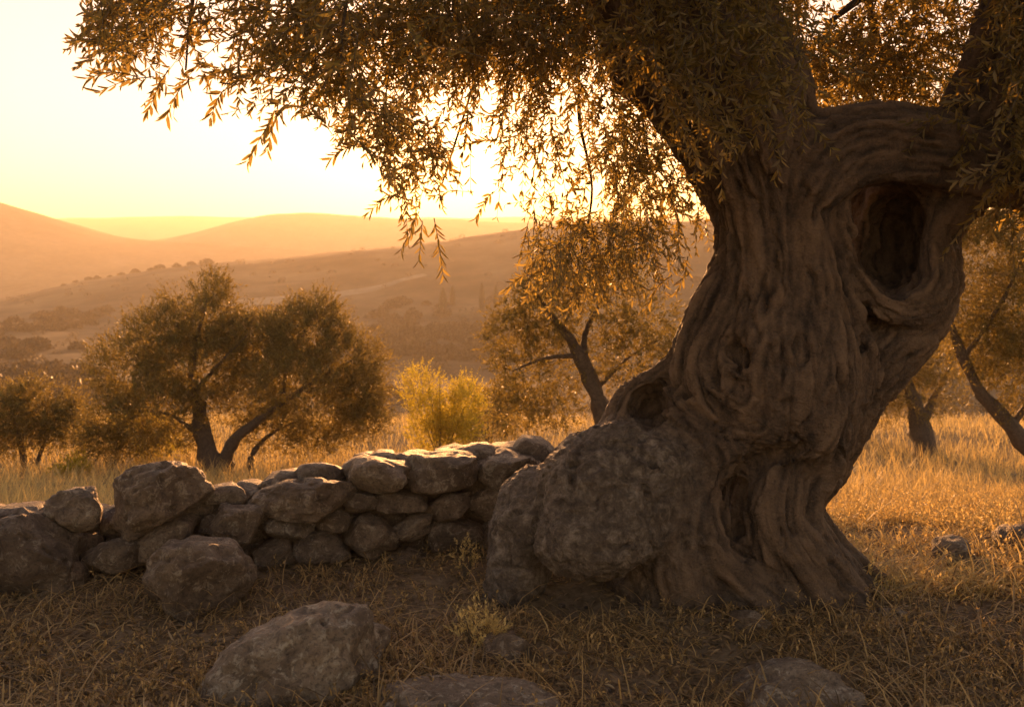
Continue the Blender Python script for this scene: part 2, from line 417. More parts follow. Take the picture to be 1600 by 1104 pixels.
# ------------------------------------------------------------------ the old olive: trunk as one sculpted surface
D0 = 4.85
def P3(px, py, dy): return pt(px, py, D0 - dy)
STR = [  # strands of wood: (column, row, metres toward the viewer, radius in photo pixels)
 # core
 [(1035,-170,0,150),(1050,-60,0,146),(1082,60,0,136),(1140,150,0,118),(1175,230,0,104),(1205,330,0,92),(1222,430,0,100),(1212,530,0,135),(1208,600,0,146),(1225,680,-.05,110),(1200,780,-.05,80),(1185,880,0,100),(1180,1000,0,150)],
 # limb arching right
 [(1215,370,.06,70),(1262,270,.10,78),(1345,228,.12,64),(1440,236,.10,66),(1530,256,.02,58),(1660,262,-.1,70),(1760,240,-.2,70)],
 [(1250,250,.2,40),(1330,205,.22,36),(1430,205,.2,34),(1530,240,.12,30),(1640,268,.02,36)],
 [(1280,300,.2,34),(1345,262,.22,30),(1430,262,.2,30),(1510,272,.12,28),(1620,290,.02,30)],
 # branch rising at the right
 [(1480,240,-.02,50),(1545,150,-.05,62),(1600,40,-.1,74),(1650,-60,-.15,80),(1690,-170,-.2,80)],
 # loop round the big hollow
 [(1520,268,.02,34),(1462,318,.0,34),(1444,360,-.02,32),(1446,410,.02,36),(1452,455,.08,40),(1420,482,.15,38),(1372,462,.17,32),(1332,408,.17,28),(1306,350,.17,28),(1292,300,.16,34)],
 [(1456,462,.02,40),(1432,510,.02,44),(1380,550,.02,54),(1318,615,.02,66),(1278,690,0,54)],
 [(1500,300,-.14,46),(1410,300,-.30,84),(1394,380,-.42,92),(1400,470,-.26,84),(1360,540,-.1,80)],
 [(1490,300,.0,40),(1456,370,-.08,40),(1462,440,-.03,42)],
 # left flank and rim of the swirl
 [(1150,300,.0,40),(1158,400,.04,40),(1120,480,.08,46),(1090,540,.10,44),(1086,600,.12,42),(1120,660,.16,50)],
 [(1150,380,.14,22),(1150,450,.18,22),(1118,505,.22,22),(1090,560,.24,20),(1098,612,.26,22)],
 [(1165,300,.12,22),(1178,420,.2,22),(1160,500,.26,20),(1128,548,.27,16),(1132,590,.28,15)],
 # strands down the front which wrap into the swirl
 [(1175,230,.12,26),(1185,330,.2,24),(1196,440,.25,24),(1196,530,.3,24),(1172,585,.3,20),(1140,592,.28,14)],
 [(1205,200,.12,28),(1215,320,.22,26),(1228,440,.28,26),(1232,540,.34,27),(1210,608,.36,26),(1160,632,.34,22),(1112,612,.28,18)],
 [(1240,200,.1,30),(1248,330,.2,28),(1262,450,.28,28),(1270,550,.33,30),(1254,630,.36,30),(1200,668,.34,27),(1140,662,.3,24),(1096,632,.25,20)],
 [(1262,300,.18,26),(1285,420,.26,28),(1306,520,.3,32),(1306,610,.32,34),(1270,682,.32,32),(1210,706,.28,26)],
 [(1285,360,.14,24),(1318,470,.22,26),(1342,560,.2,32),(1328,640,.2,34),(1286,712,.2,33),(1248,775,.2,32),(1252,832,.2,36),(1290,888,.15,42),(1350,938,.1,40)],
 # flow into the burl
 [(1060,640,.15,44),(1120,690,.24,46),(1130,745,.26,42),(1104,800,.28,44),(1112,860,.28,50),(1160,920,.24,54),(1220,985,.2,60)],
 [(1040,690,.16,50),(1060,770,.24,54),(1050,850,.26,60),(1070,940,.24,64),(1090,1000,.2,64)],
 # inner roll behind the S fold and the right root
 [(1245,690,.16,46),(1215,745,.2,52),(1205,810,.22,56),(1240,880,.24,60),(1300,950,.2,66)],
 [(1232,790,0,50),(1256,850,.0,56),(1318,910,.0,52),(1410,948,.02,34),(1470,968,.02,20)],
 [(1205,830,-.2,72),(1265,930,-.3,72),(1340,970,-.4,50)],
 # ear with the small hollow
 [(1064,560,.04,22),(1026,585,.06,18),(990,606,.07,16),(970,640,.09,17),(972,672,.12,20),(1005,690,.16,20),(1045,680,.16,22)],
 [(1050,600,-.1,40),(1000,640,-.1,38),(980,690,-.05,50)],
]
BURL = [  # burr wood lumps: (column,row,toward,half width px,half height px,half depth m)
 (945, 775, .26, 116, 100, .34), (985, 730, .2, 110, 70, .3), (930, 836, .42, 96, 64, .22), (812, 860, .10, 50, 96, .26), (835, 800, .08, 60, 70, .26),
 (1050, 830, .16, 80, 130, .28), (1060, 920, .12, 110, 70, .3), (800, 920, .2, 38, 52, .16), (1000, 940, .0, 150, 60, .34), (1170, 930, .1, 130, 70, .34),
]
CUT = [  # hollows: chains as above, smooth-subtracted
 ([(1398,326,.2,40),(1382,376,.2,48),(1398,430,.2,36)], .02), ([(1402,332,.06,46),(1388,385,.06,52),(1402,425,.06,42)], .02), ([(1402,345,-.1,46),(1394,405,-.1,46)], .02), ([(1400,350,-.25,40),(1396,405,-.25,42)], .02), ([(1398,360,-.42,34),(1396,405,-.42,34)], .02),
 ([(1016,622,.22,22),(1014,650,.22,24)], .015), ([(1014,632,.10,30)], .015), ([(1014,636,.0,28)], .015),
 ([(1246,702,.40,13),(1184,720,.38,22),(1150,764,.42,26),(1146,822,.42,26),(1166,868,.42,20),(1204,900,.42,12)], .012),
 ([(1234,706,.34,9),(1178,728,.32,18),(1150,772,.32,24),(1148,822,.32,24),(1162,866,.34,16)], .014), ([(1156,760,.22,14),(1154,830,.22,16)], .014),
 ([(895,944,.66,46),(900,942,.42,54),(905,936,.2,56),(905,936,.0,50)], .02), ([(850,955,.6,26),(945,958,.6,30)], .02), ([(848,950,.3,26),(955,955,.3,30)], .02),
 ([(1124,516,.38,12),(1146,550,.36,24),(1170,574,.36,13)], .016), ([(1108,556,.38,12),(1128,592,.38,15),(1162,606,.40,10)], .014), ([(1114,584,.42,15),(1166,552,.38,13)], .012), ([(1190,480,.42,7),(1176,560,.44,9),(1150,590,.44,10)], .01), ([(1106,640,.44,15),(1064,655,.38,15)], .014), ([(1118,634,.42,8),(1180,668,.46,7),(1230,700,.45,7)], .012),
 ([(1330,492,.36,9),(1298,420,.38,8),(1276,360,.36,6)], .015), ([(1360,505,.26,14),(1345,540,.3,8)], .02),
 ([(1252,480,.44,8),(1256,560,.46,8)], .012), ([(1200,400,.38,8),(1212,520,.43,8)], .012), ([(1162,330,.28,8),(1170,430,.33,9),(1150,500,.38,9)], .012), ([(1232,300,.32,5),(1246,400,.36,6),(1252,480,.42,6)], .01), ([(1290,470,.42,5),(1290,600,.46,6)], .01), ([(1322,520,.42,5),(1326,640,.42,6),(1296,700,.42,6)], .01), ([(1208,260,.28,5),(1214,380,.36,6)], .01),
 ([(846,735,.34,8),(842,800,.40,12),(850,870,.42,12)], .02), ([(1005,760,.52,6),(1020,830,.55,8),(1005,900,.5,10)], .02),
 ([(868,764,.54,7),(930,746,.60,8),(1000,735,.53,7)], .014), ([(876,872,.6,7),(940,862,.66,9),(1004,846,.6,7)], .014), ([(950,688,.40,7),(1010,716,.46,9),(1034,780,.45,7)], .014), ([(900,700,.42,6),(890,800,.58,8)], .014), ([(965,790,.62,6),(975,850,.64,7)], .012), ([(790,830,.3,8),(800,900,.36,8)], .014),
 ([(1180,250,.3,6),(1192,330,.33,5)], .012), ([(1300,210,.4,4),(1400,186,.4,6),(1490,205,.36,7)], .012),
]
VX = 0.0178
lo = np.array([-0.32, 3.95, -0.16]); hi = np.array([2.95, 5.75, 3.42])
nx, ny, nz = [int(math.ceil(v)) for v in (hi - lo) / VX]
gx = lo[0] + np.arange(nx) * VX; gy = lo[1] + np.arange(ny) * VX; gzv = lo[2] + np.arange(nz) * VX
FLD = np.full((nx, ny, nz), 0.6, np.float32); TF = np.zeros((nx, ny, nz, 3), np.float32); TF[..., 2] = -1
BW = np.zeros((nx, ny, nz), np.float32)

def smooth_chain(pts, sub=4):
    A = np.array([[*P3(a, b, c), rr * (D0 - c) / F] for a, b, c, rr in pts])
    if len(A) == 1: A = np.concatenate([A, A + [0, 1e-3, 0, 0]])
    if len(A) == 2: return A
    ext = np.concatenate([[2 * A[0] - A[1]], A, [2 * A[-1] - A[-2]]]); out = []
    for i in range(len(A) - 1):
        p0, p1, p2, p3 = ext[i:i + 4]
        for u in np.arange(sub) / sub:
            out.append(0.5 * (2 * p1 + (p2 - p0) * u + (2 * p0 - 5 * p1 + 4 * p2 - p3) * u * u + (3 * p1 - p0 - 3 * p2 + p3) * u ** 3))
    out.append(A[-1]); return np.array(out)

def block(bmin, bmax):
    i0 = np.maximum(((bmin - lo) / VX).astype(int), 0); i1 = np.minimum(((bmax - lo) / VX).astype(int) + 2, [nx, ny, nz])
    if (i1 <= i0).any(): return None
    return tuple(slice(a, b) for a, b in zip(i0, i1))

def chain_dist(A, sl):
    GX = gx[sl[0]].astype(np.float32)[:, None, None]; GY = gy[sl[1]].astype(np.float32)[None, :, None]; GZ = gzv[sl[2]].astype(np.float32)[None, None]
    best = np.full((GX.shape[0], GY.shape[1], GZ.shape[2]), 9.0, np.float32); idx = np.zeros(best.shape, np.int16)
    for i in range(len(A) - 1):
        a, b = A[i].astype(np.float32), A[i + 1].astype(np.float32)
        m = 0.17 + max(a[3], b[3])
        mn = np.minimum(a[:3], b[:3]) - m; mx = np.maximum(a[:3], b[:3]) + m
        s = block(mn, mx)
        if s is None: continue
        s = tuple(slice(max(x.start, y.start) - y.start, max(min(x.stop, y.stop) - y.start, 0)) for x, y in zip(s, sl))
        if any(x.stop <= x.start for x in s): continue
        d = b[:3] - a[:3]; L = float(d @ d) + 1e-9
        ux, uy, uz = GX[s[0]] - a[0], GY[:, s[1]] - a[1], GZ[:, :, s[2]] - a[2]
        t = np.clip((ux * d[0] + uy * d[1] + uz * d[2]) / L, 0, 1)
        dist = np.sqrt((ux - t * d[0]) ** 2 + (uy - t * d[1]) ** 2 + (uz - t * d[2]) ** 2) - (a[3] + t * (b[3] - a[3]))
        bb = best[s]; w_ = dist < bb
        bb[w_] = dist[w_]; idx[s][w_] = i
    return best, idx

def smin_into(sl, d, tang, burl, k):
    f = FLD[sl]; h = np.clip(0.5 + 0.5 * (f - d) / k, 0, 1)
    FLD[sl] = f + (d - f) * h - k * h * (1 - h)
    T = TF[sl]
    if tang is not None:
        sg = np.sign((T * tang).sum(-1)); sg[sg == 0] = 1
        TF[sl] = T + (tang * sg[..., None] - T) * h[..., None]
    BW[sl] += (burl - BW[sl]) * h

for si, st in enumerate(STR):
    A = smooth_chain(st); R_ = A[:, 3].max() + 0.17
    sl = block(A[:, :3].min(0) - R_, A[:, :3].max(0) + R_)
    if sl is None: continue
    d, idx = chain_dist(A, sl)
    tg = unit(np.diff(A[:, :3], axis=0)).astype(np.float32)
    smin_into(sl, d, tg[idx], 0.0, 0.05 if si < 2 else 0.022)
for px, py, dy, rx, ry, rd in BURL:
    c = P3(px, py, dy); s = (D0 - dy) / F; h = np.array([rx * s, rd, ry * s])
    sl = block(c - h - 0.16, c + h + 0.16)
    q = [((g[x] - cc) / hh).astype(np.float32) for g, x, cc, hh in zip((gx, gy, gzv), sl, c, h)]
    k0 = np.sqrt(q[0][:, None, None] ** 2 + q[1][None, :, None] ** 2 + q[2][None, None] ** 2)
    d = (k0 - 1) * float(h.min()) * 0.9
    smin_into(sl, d.astype(np.float32), None, 1.0 if px < 1000 else 0.45, 0.06)
for ch, k in CUT:
    A = smooth_chain(ch); R_ = A[:, 3].max() + 0.17
    sl = block(A[:, :3].min(0) - R_, A[:, :3].max(0) + R_)
    d, _ = chain_dist(A, sl); d = -d
    f = FLD[sl]; h = np.clip(0.5 + 0.5 * (d - f) / k, 0, 1)
    FLD[sl] = f + (d - f) * h + k * h * (1 - h)
for ax in range(3):
    for e in (0, -1):
        s = [slice(None)] * 3; s[ax] = e; FLD[tuple(s)] = np.maximum(FLD[tuple(s)], 0.004)

def surface_nets(Fd):
    neg = Fd < 0
    c = sum(neg[i:neg.shape[0] - 1 + i, j:neg.shape[1] - 1 + j, k:neg.shape[2] - 1 + k].astype(np.int8) for i in (0, 1) for j in (0, 1) for k in (0, 1))
    cells = np.argwhere((c > 0) & (c < 8))
    vid = np.full(c.shape, -1, np.int32); vid[tuple(cells.T)] = np.arange(len(cells))
    acc = np.zeros((len(cells), 3)); cnt = np.zeros(len(cells))
    corners = [(i, j, k) for i in (0, 1) for j in (0, 1) for k in (0, 1)]
    val = {cr: Fd[cells[:, 0] + cr[0], cells[:, 1] + cr[1], cells[:, 2] + cr[2]] for cr in corners}
    for a in corners:
        for b in corners:
            if sum(b) - sum(a) == 1 and all(y >= x for x, y in zip(a, b)):
                va, vb = val[a], val[b]; m = (va < 0) != (vb < 0)
                t = va[m] / (va[m] - vb[m])
                acc[m] += np.array(a) + t[:, None] * (np.array(b) - np.array(a)); cnt[m] += 1
    V = cells + acc / cnt[:, None]
    quads = []
    for ax in range(3):
        o1, o2 = [(1, 2), (2, 0), (0, 1)][ax]
        a = [slice(1, -1)] * 3; a[ax] = slice(0, -1); b = list(a); b[ax] = slice(1, None)
        na, nb = neg[tuple(a)], neg[tuple(b)]
        e = np.argwhere(na != nb); flip = na[tuple(e.T)]
        off = np.array([1, 1, 1]); off[ax] = 0; e = e + off
        def vv(d1, d2):
            q = e.copy(); q[:, o1] -= d1; q[:, o2] -= d2; return vid[q[:, 0], q[:, 1], q[:, 2]]
        q = np.stack([vv(1, 1), vv(0, 1), vv(0, 0), vv(1, 0)], 1)
        q[~flip] = q[~flip][:, ::-1]
        quads.append(q)
    return V, np.concatenate(quads)

def look(G, p):
    i = np.clip(((p - lo) / VX + 0.5).astype(int), 0, np.array(G.shape[:3]) - 1)
    return G[i[:, 0], i[:, 1], i[:, 2]]
def lic(p, freq, step, nst, seed):
    acc = vnoise(p * freq + seed)
    for sgn in (1, -1):
        q = p.copy(); t0 = look(TF, q) * sgn
        for _ in range(nst):
            t = look(TF, q); t = t * np.where((t * t0).sum(1) < 0, -1, 1)[:, None]
            q = q + unit(t) * step; t0 = t
            acc = acc + vnoise(q * freq + seed)
    acc -= acc.mean(); return acc / acc.std()
V, Q = surface_nets(FLD); V = lo + V * VX
me = make_mesh('trunk_cage', V, [Q])
Vc = V.astype(np.float32)
attr(me, 'g1', lic(Vc, 22.0, 0.026, 8, 1.3)); attr(me, 'g3', lic(Vc, 9.0, 0.06, 4, 3.1)); attr(me, 'bw', np.clip(look(BW, Vc), 0, 1))
o = link('trunk_cage', me); md = o.modifiers.new('s', 'SUBSURF'); md.levels = 1; md.render_levels = 1
dg = bpy.context.evaluated_depsgraph_get(); me2 = bpy.data.meshes.new_from_object(o.evaluated_get(dg))
bpy.data.objects.remove(o); bpy.data.meshes.remove(me)
n = len(me2.vertices); V = np.zeros(n * 3, np.float32); me2.vertices.foreach_get('co', V); V = V.reshape(-1, 3)
nm = np.zeros(n * 3, np.float32); me2.vertex_normals.foreach_get('vector', nm); nm = nm.reshape(-1, 3)
nl = len(me2.loops); li = np.zeros(nl, np.int32); me2.loops.foreach_get('vertex_index', li); Q = li.reshape(-1, 4)
def rd(nm_):
    a = np.zeros(n, np.float32); me2.attributes[nm_].data.foreach_get('value', a); return a
g1, g3, bw = rd('g1'), rd('g3'), rd('bw')
bpy.data.meshes.remove(me2)

for _ in range(3):     # soften the border between bark and burr wood
    s = np.zeros(n); c = np.zeros(n)
    for a in range(4):
        b = (a + 1) % 4
        np.add.at(s, Q[:, a], bw[Q[:, b]]); np.add.at(c, Q[:, a], 1)
    bw = (bw + s / np.maximum(c, 1)) / 2
g2 = lic(V, 55.0, 0.016, 5, 7.7)
crack = np.exp(-(g1 / 0.34) ** 2) ; crack2 = np.exp(-(g2 / 0.4) ** 2)
br = fbm(V * 9, 3); patch = np.clip(0.65 + 0.6 * br, 0.15, 1.2)
wood = 0.012 * g3 + patch * (0.008 * g1 - 0.027 * crack + 0.0028 * g2 - 0.009 * crack2) + 0.004 * fbm(V * 30, 3)
Vs = V * np.array([1, 1, 1.7], np.float32)
pn = fbm(Vs * 9 + 4, 4); pn2 = fbm(Vs * 38 + 4, 3)
bur = (0.009 * pn - 0.045 * np.maximum(fbm(Vs * 15 + 2, 3) - 0.5, 0) + 0.0065 * pn2 - 0.03 * np.maximum(fbm(Vs * 30 + 9, 2) - 0.55, 0)
       + 0.034 * fbm(V * 3.3 + 1, 2) - 0.010 * crack * patch + 0.003 * g1)
Vd = V + nm * (wood * (1 - bw) + bur * bw)[:, None]
grain_shade = np.clip(0.5 + 0.16 * g2 + 0.12 * g1 - 0.25 * crack * patch + 0.12, 0, 1)  # wood grain, with crevice shade put into the colour along the cracks

tr = empty('olive_tree', (1.3, 4.85, 0.0)); tro = np.array(tr.location)
tag(tr, 'ancient gnarled olive tree with twisted hollow trunk and overhanging crown', 'tree')
isb = bw[Q].mean(1) > 0.52
for nme, sel, lab in (('trunk', ~isb, None), ('root_burl', isb, 'swollen grey pitted burr wood bulging from the trunk foot')):
    q = Q[sel]; u, inv = np.unique(q, return_inverse=True)
    me = make_mesh(nme, Vd[u] - tro, [inv.reshape(-1, 4)], M_TRUNK)
    attr(me, 'grain_shade', grain_shade[u]); attr(me, 'burl', bw[u])
    ob = link(nme, me, tr)
    if lab: ob['label'] = lab
del FLD, TF, BW
print('trunk done', n)

# ------------------------------------------------------------------ branches, twigs, leaves
def tube(P, R, sides=8, seed=0, rough=0.0):
    P = np.asarray(P, float); R = np.asarray(R, float); T = unit(np.gradient(P, axis=0))
    up = np.array([0.31, 0.2, 0.93]); A = unit(np.cross(T, up[None] + 0 * T)); B = np.cross(T, A)
    an = np.arange(sides) / sides * 2 * math.pi
    ring = A[:, None] * np.cos(an)[None, :, None] + B[:, None] * np.sin(an)[None, :, None]
    V = P[:, None] + ring * R[:, None, None]
    if rough: V = V + ring * (R[:, None] * rough * fbm(V.reshape(-1, 3) * (0.6 / R.mean()) + seed, 3).reshape(len(P), sides))[..., None]
    n, s = len(P), sides
    i = np.arange(n - 1)[:, None] * s; j = np.arange(s)[None]; k = (j + 1) % s
    q = np.stack([i + j, i + k, i + s + k, i + s + j], -1).reshape(-1, 4)
    return V.reshape(-1, 3), q

def curve(pts, m=24):
    A = np.asarray(pts, float)
    ext = np.concatenate([[2 * A[0] - A[1]], A, [2 * A[-1] - A[-2]]]); out = []
    for u in np.linspace(0, len(A) - 1 - 1e-6, m):
        i = int(u); f = u - i; p0, p1, p2, p3 = ext[i:i + 4]
        out.append(0.5 * (2 * p1 + (p2 - p0) * f + (2 * p0 - 5 * p1 + 4 * p2 - p3) * f * f + (3 * p1 - p0 - 3 * p2 + p3) * f ** 3))
    return np.array(out)

def join(parts):
    V = []; Qs = []; o = 0
    for v, q in parts: V.append(v); Qs.append(q + o); o += len(v)
    return np.concatenate(V), np.concatenate(Qs)

def leaf_mesh_arrays(base, d, nrm, L, Wd, flat=False):
    """lens shaped leaves folded along the midrib: 6 points, 2 quads each"""
    w_ = unit(np.cross(d, nrm)); nrm = np.cross(w_, d)
    L = L[:, None]; Wd = Wd[:, None]
    if flat:
        V = np.stack([base, base + d * L * 0.5 + w_ * Wd * 0.5, base + d * L, base + d * L * 0.5 - w_ * Wd * 0.5], 1)
        return V.reshape(-1, 3), np.arange(len(base) * 4).reshape(-1, 4)
    up = nrm * Wd * 0.28; bend = -nrm * L * 0.06
    V = np.stack([base, base + d * L * 0.3 + w_ * Wd * 0.5 + up, base + d * L * 0.72 + w_ * Wd * 0.42 + up + bend,
                  base + d * L + bend * 2.2, base + d * L * 0.72 - w_ * Wd * 0.42 + up + bend, base + d * L * 0.3 - w_ * Wd * 0.5 + up], 1)
    i = np.arange(len(base))[:, None] * 6
    Q = np.concatenate([i + np.array([[0, 1, 2, 3]]), i + np.array([[0, 3, 4, 5]])])
    return V.reshape(-1, 3), Q

def sprigs(P0, D, L, rg, pairs=9, leaf=0.058, droop=0.5, spread=50, s0=0.12, aspect=0.24, flat=False):
    """twigs from P0 along D (unit) of length L: returns leaf arrays and twig tubes data"""
    n = len(P0); s = np.linspace(s0, 1.0, pairs)
    g = np.array([0, 0, -1.0])
    dr = (droop * L)[:, None]
    curvv = rg.normal(size=(n, 3)) * 0.12 * L[:, None]
    def pos(t): return P0 + D * (L * t)[:, None] + g * dr * t * t * 0.5 + curvv * t * t
    base = []; dirs = []; nrms = []; lens = []
    ph = rg.uniform(0, 6.28, n)
    for k, t in enumerate(s):
        p = pos(t); tn = unit(D * L[:, None] + g * dr * t + 2 * curvv * t)
        a = unit(np.cross(tn, np.array([0.2, 0.9, 0.3]))); b = np.cross(tn, a)
        phk = ph + k * math.pi / 2 + rg.normal(size=n) * 0.35
        for sg in (0, math.pi):
            side = a * np.cos(phk + sg)[:, None] + b * np.sin(phk + sg)[:, None]
            sp = np.radians(spread * (1 - 0.45 * t) + rg.normal(size=n) * 12)
            d = unit(tn * np.cos(sp)[:, None] + side * np.sin(sp)[:, None] + rg.normal(size=(n, 3)) * 0.12)
            keep = rg.random(n) < 0.9
            nr = unit(np.cross(np.cross(d, tn), d) + rg.normal(size=(n, 3)) * 0.25)
            base.append(p[keep]); dirs.append(d[keep]); nrms.append(nr[keep])
            lens.append((leaf * rg.uniform(0.7, 1.2, n) * (1 - 0.3 * (t > 0.9)))[keep])
    base, dirs, nrms, lens = map(np.concatenate, (base, dirs, nrms, lens))
    V, Qf = leaf_mesh_arrays(base, dirs, nrms, lens, lens * aspect * rg.uniform(0.85, 1.2, len(lens)), flat)
    path = np.stack([pos(np.full(n, t) if False else t) for t in np.linspace(0, 1, 3)], 1)
    return V, Qf, path

def twig_tubes(path, r0):
    n, m, _ = path.shape
    T = unit(np.gradient(path, axis=1)); A = unit(np.cross(T, np.array([0.3, 0.2, 0.9]))); B = np.cross(T, A)
    an = np.arange(3) / 3 * 2 * math.pi
    rad = (np.linspace(1, 0.45, m) * r0)[None, :, None, None]
    V = path[:, :, None] + (A[:, :, None] * np.cos(an)[None, None, :, None] + B[:, :, None] * np.sin(an)[None, None, :, None]) * rad
    o = (np.arange(n) * m * 3)[:, None, None]; i = (np.arange(m - 1) * 3)[None, :, None]; j = np.arange(3)[None, None]; k = (j + 1) % 3
    Qs = np.stack([o + i + j, o + i + k, o + i + 3 + k, o + i + 3 + j], -1).reshape(-1, 4)
    return V.reshape(-1, 3), Qs

def inside(poly, px, py):
    poly = np.asarray(poly, float); res = np.zeros(len(px), bool); j = len(poly) - 1
    for i in range(len(poly)):
        xi, yi = poly[i]; xj, yj = poly[j]
        c = ((yi > py) != (yj > py)) & (px < (xj - xi) * (py - yi) / (yj - yi + 1e-12) + xi); res ^= c; j = i
    return res

rg = np.random.default_rng(11)
# main boughs which carry the crown (most of them above the picture)
BOUGHS = [
 [(1040,-120,0,.34),(900,-260,.35,.16),(640,-300,.7,.10),(380,-220,.95,.06),(200,-90,1.15,.028),(130,-10,1.25,.010)],
 [(900,-260,.35,.10),(760,-190,.9,.05),(600,-120,1.1,.02),(545,-10,1.1,.008),(530,120,1.1,.004)],
 [(1000,-150,0,.2),(860,-120,-.2,.07),(780,-20,-.3,.018),(740,130,-.35,.008),(690,290,-.3,.004)],
 [(960,-60,.05,.12),(912,60,-.45,.016),(905,180,-.5,.010),(925,300,-.48,.007),(900,430,-.4,.004)],
 [(1000,20,.0,.12),(1000,120,-.45,.014),(1010,230,-.5,.009),(1040,340,-.5,.005)],
 [(1060,-150,.0,.3),(1180,-320,.3,.14),(1340,-380,.5,.09),(1500,-330,.7,.05),(1640,-200,.9,.02)],
 [(1080,-150,.0,.3),(1240,-220,-.5,.12),(1330,-90,-.8,.05),(1370,60,-.9,.022),(1400,140,-.9,.01)],
 [(1690,-160,-.2,.24),(1560,-200,-.6,.08),(1440,-80,-.8,.04),(1290,40,-.7,.015)],
 [(1690,-170,-.2,.25),(1740,-330,0,.14),(1640,-430,.4,.09),(1400,-470,.6,.05),(1150,-430,.8,.03)],
 [(640,-300,.7,.09),(470,-360,.2,.06),(280,-300,-.1,.035),(60,-220,-.3,.016)],
 [(380,-220,.95,.05),(330,-120,1.1,.018),(300,10,1.2,.006),(290,110,1.22,.003)],
 [(1760,240,-.2,.22),(1900,160,-.3,.16),(2060,0,-.2,.1),(2150,-200,0,.06)],
]
for k, b in enumerate(BOUGHS):
    A = np.array([[*P3(a, c, d), r_] for a, c, d, r_ in b]); C = curve(A, 28)
    v, q = tube(C[:, :3] - tro, np.maximum(C[:, 3], 0.004), 10, k, 0.25)
    link('branch', make_mesh('branch', v, [q], M_BARK), tr)

CAN = [(-60,-260),(60,-200),(120,-40),(150,20),(112,70),(140,118),(200,132),(250,165),(310,150),(360,170),(420,190),(440,168),(510,205),(545,240),(590,258),(600,320),(640,372),(690,360),(705,330),(738,300),(790,322),(812,400),(800,455),(850,500),(930,492),(1010,470),(1060,440),(1105,395),(1112,300),(1060,220),(1000,120),(930,20),(960,-260)]
def seeds(poly, ntry, dens, dyf):
    P = np.asarray(poly); x = rg.uniform(P[:, 0].min(), P[:, 0].max(), ntry); y = rg.uniform(P[:, 1].min(), P[:, 1].max(), ntry)
    k = inside(poly, x, y) & (rg.random(ntry) < dens(x, y)); x, y = x[k], y[k]
    dy = dyf(x, y)
    Yd = D0 - dy
    return np.stack([(x - 800) / F * Yd, Yd, CH - (y - HZ) / F * Yd], 1), x, y
def blob(x, y, cx, cy_, rx, ry, a): return a * np.exp(-((x - cx) / rx) ** 2 - ((y - cy_) / ry) ** 2)
def dens_can(x, y):
    d = 0.145 + 0 * x
    for b in [(215,20,80,55,.9),(560,150,70,75,.9),(620,60,160,50,.35),(760,20,120,60,.7),(880,40,80,70,.6),(180,60,60,50,.3),(980,330,100,90,.4),(920,420,110,60,.4),(800,130,60,60,.2),(1010,180,70,80,.3)]:
        d = d + blob(x, y, *b)
    for b in [(330,90,60,50,-.1),(690,90,40,50,-.2),(800,285,50,30,-.3),(700,300,40,40,-.22),(905,75,26,22,-.4),(860,270,40,40,-.15),(470,60,60,60,-.08)]:
        d = d + blob(x, y, *b)
    d = d + np.where(y < 0, 0.15, 0)
    cl = fbm(np.stack([x / 70, y / 60, x * 0 + 2.2], 1), 3)
    return np.clip(d * (0.75 + 1.1 * cl), 0.03, 1)
def dy_can(x, y):      # nearer to the viewer at the left, behind the trunk at the right
    m = np.interp(x, [100, 500, 800, 1100], [1.25, 1.0, 0.2, -0.35])
    return m + rg.normal(size=len(x)) * np.interp(x, [100, 500, 1100], [.22, .4, .32])
leafV, leafQ, twV = [], [], []
def add_foliage(P0, dirs, L, poly=None, margin=None, **kw):
    if poly is not None:      # keep twigs whose far end stays in the crown
        e = P0 + dirs * L[:, None] + np.array([0, 0, -1]) * (kw.get('droop', .5) * L * .5)[:, None]
        ex = 800 + e[:, 0] / e[:, 1] * F; ey = HZ + (CH - e[:, 2]) / e[:, 1] * F
        k = inside(poly, ex, ey); P0, dirs, L = P0[k], dirs[k], L[k]
    V, Qf, path = sprigs(P0, dirs, L, rg, **kw)
    leafV.append(V); leafQ.append(Qf); twV.append(path)
    return len(V) // 6
P0, x, y = seeds(CAN, 21000, dens_can, dy_can)
out = np.stack([np.interp(x, [100, 500, 900, 1100], [-.8, -.5, -.1, .1]), 0 * x, np.interp(y, [-400, 0, 300], [.1, -.35, -.7])], 1)
dd = unit(out + rg.normal(size=(len(x), 3)) * 0.55)
nl1 = add_foliage(P0, dd, rg.uniform(.16, .34, len(x)), CAN, pairs=9, leaf=0.048, droop=0.6)
# foliage behind the fork
FK = [(1170,-160),(1640,-160),(1600,60),(1545,120),(1450,180),(1380,170),(1300,185),(1262,160),(1225,90),(1180,0)]
P0, x, y = seeds(FK, 3000, lambda x, y: np.clip(0.45 + 0.6 * fbm(np.stack([x / 80, y / 70, x * 0 + 7], 1), 3), .05, 1), lambda x, y: -0.75 + rg.normal(size=len(x)) * .35)
dd = unit(np.array([0, 0, -.3]) + rg.normal(size=(len(x), 3)) * 0.6)
nl2 = add_foliage(P0, dd, rg.uniform(.16, .34, len(x)), None, pairs=9, leaf=0.056)
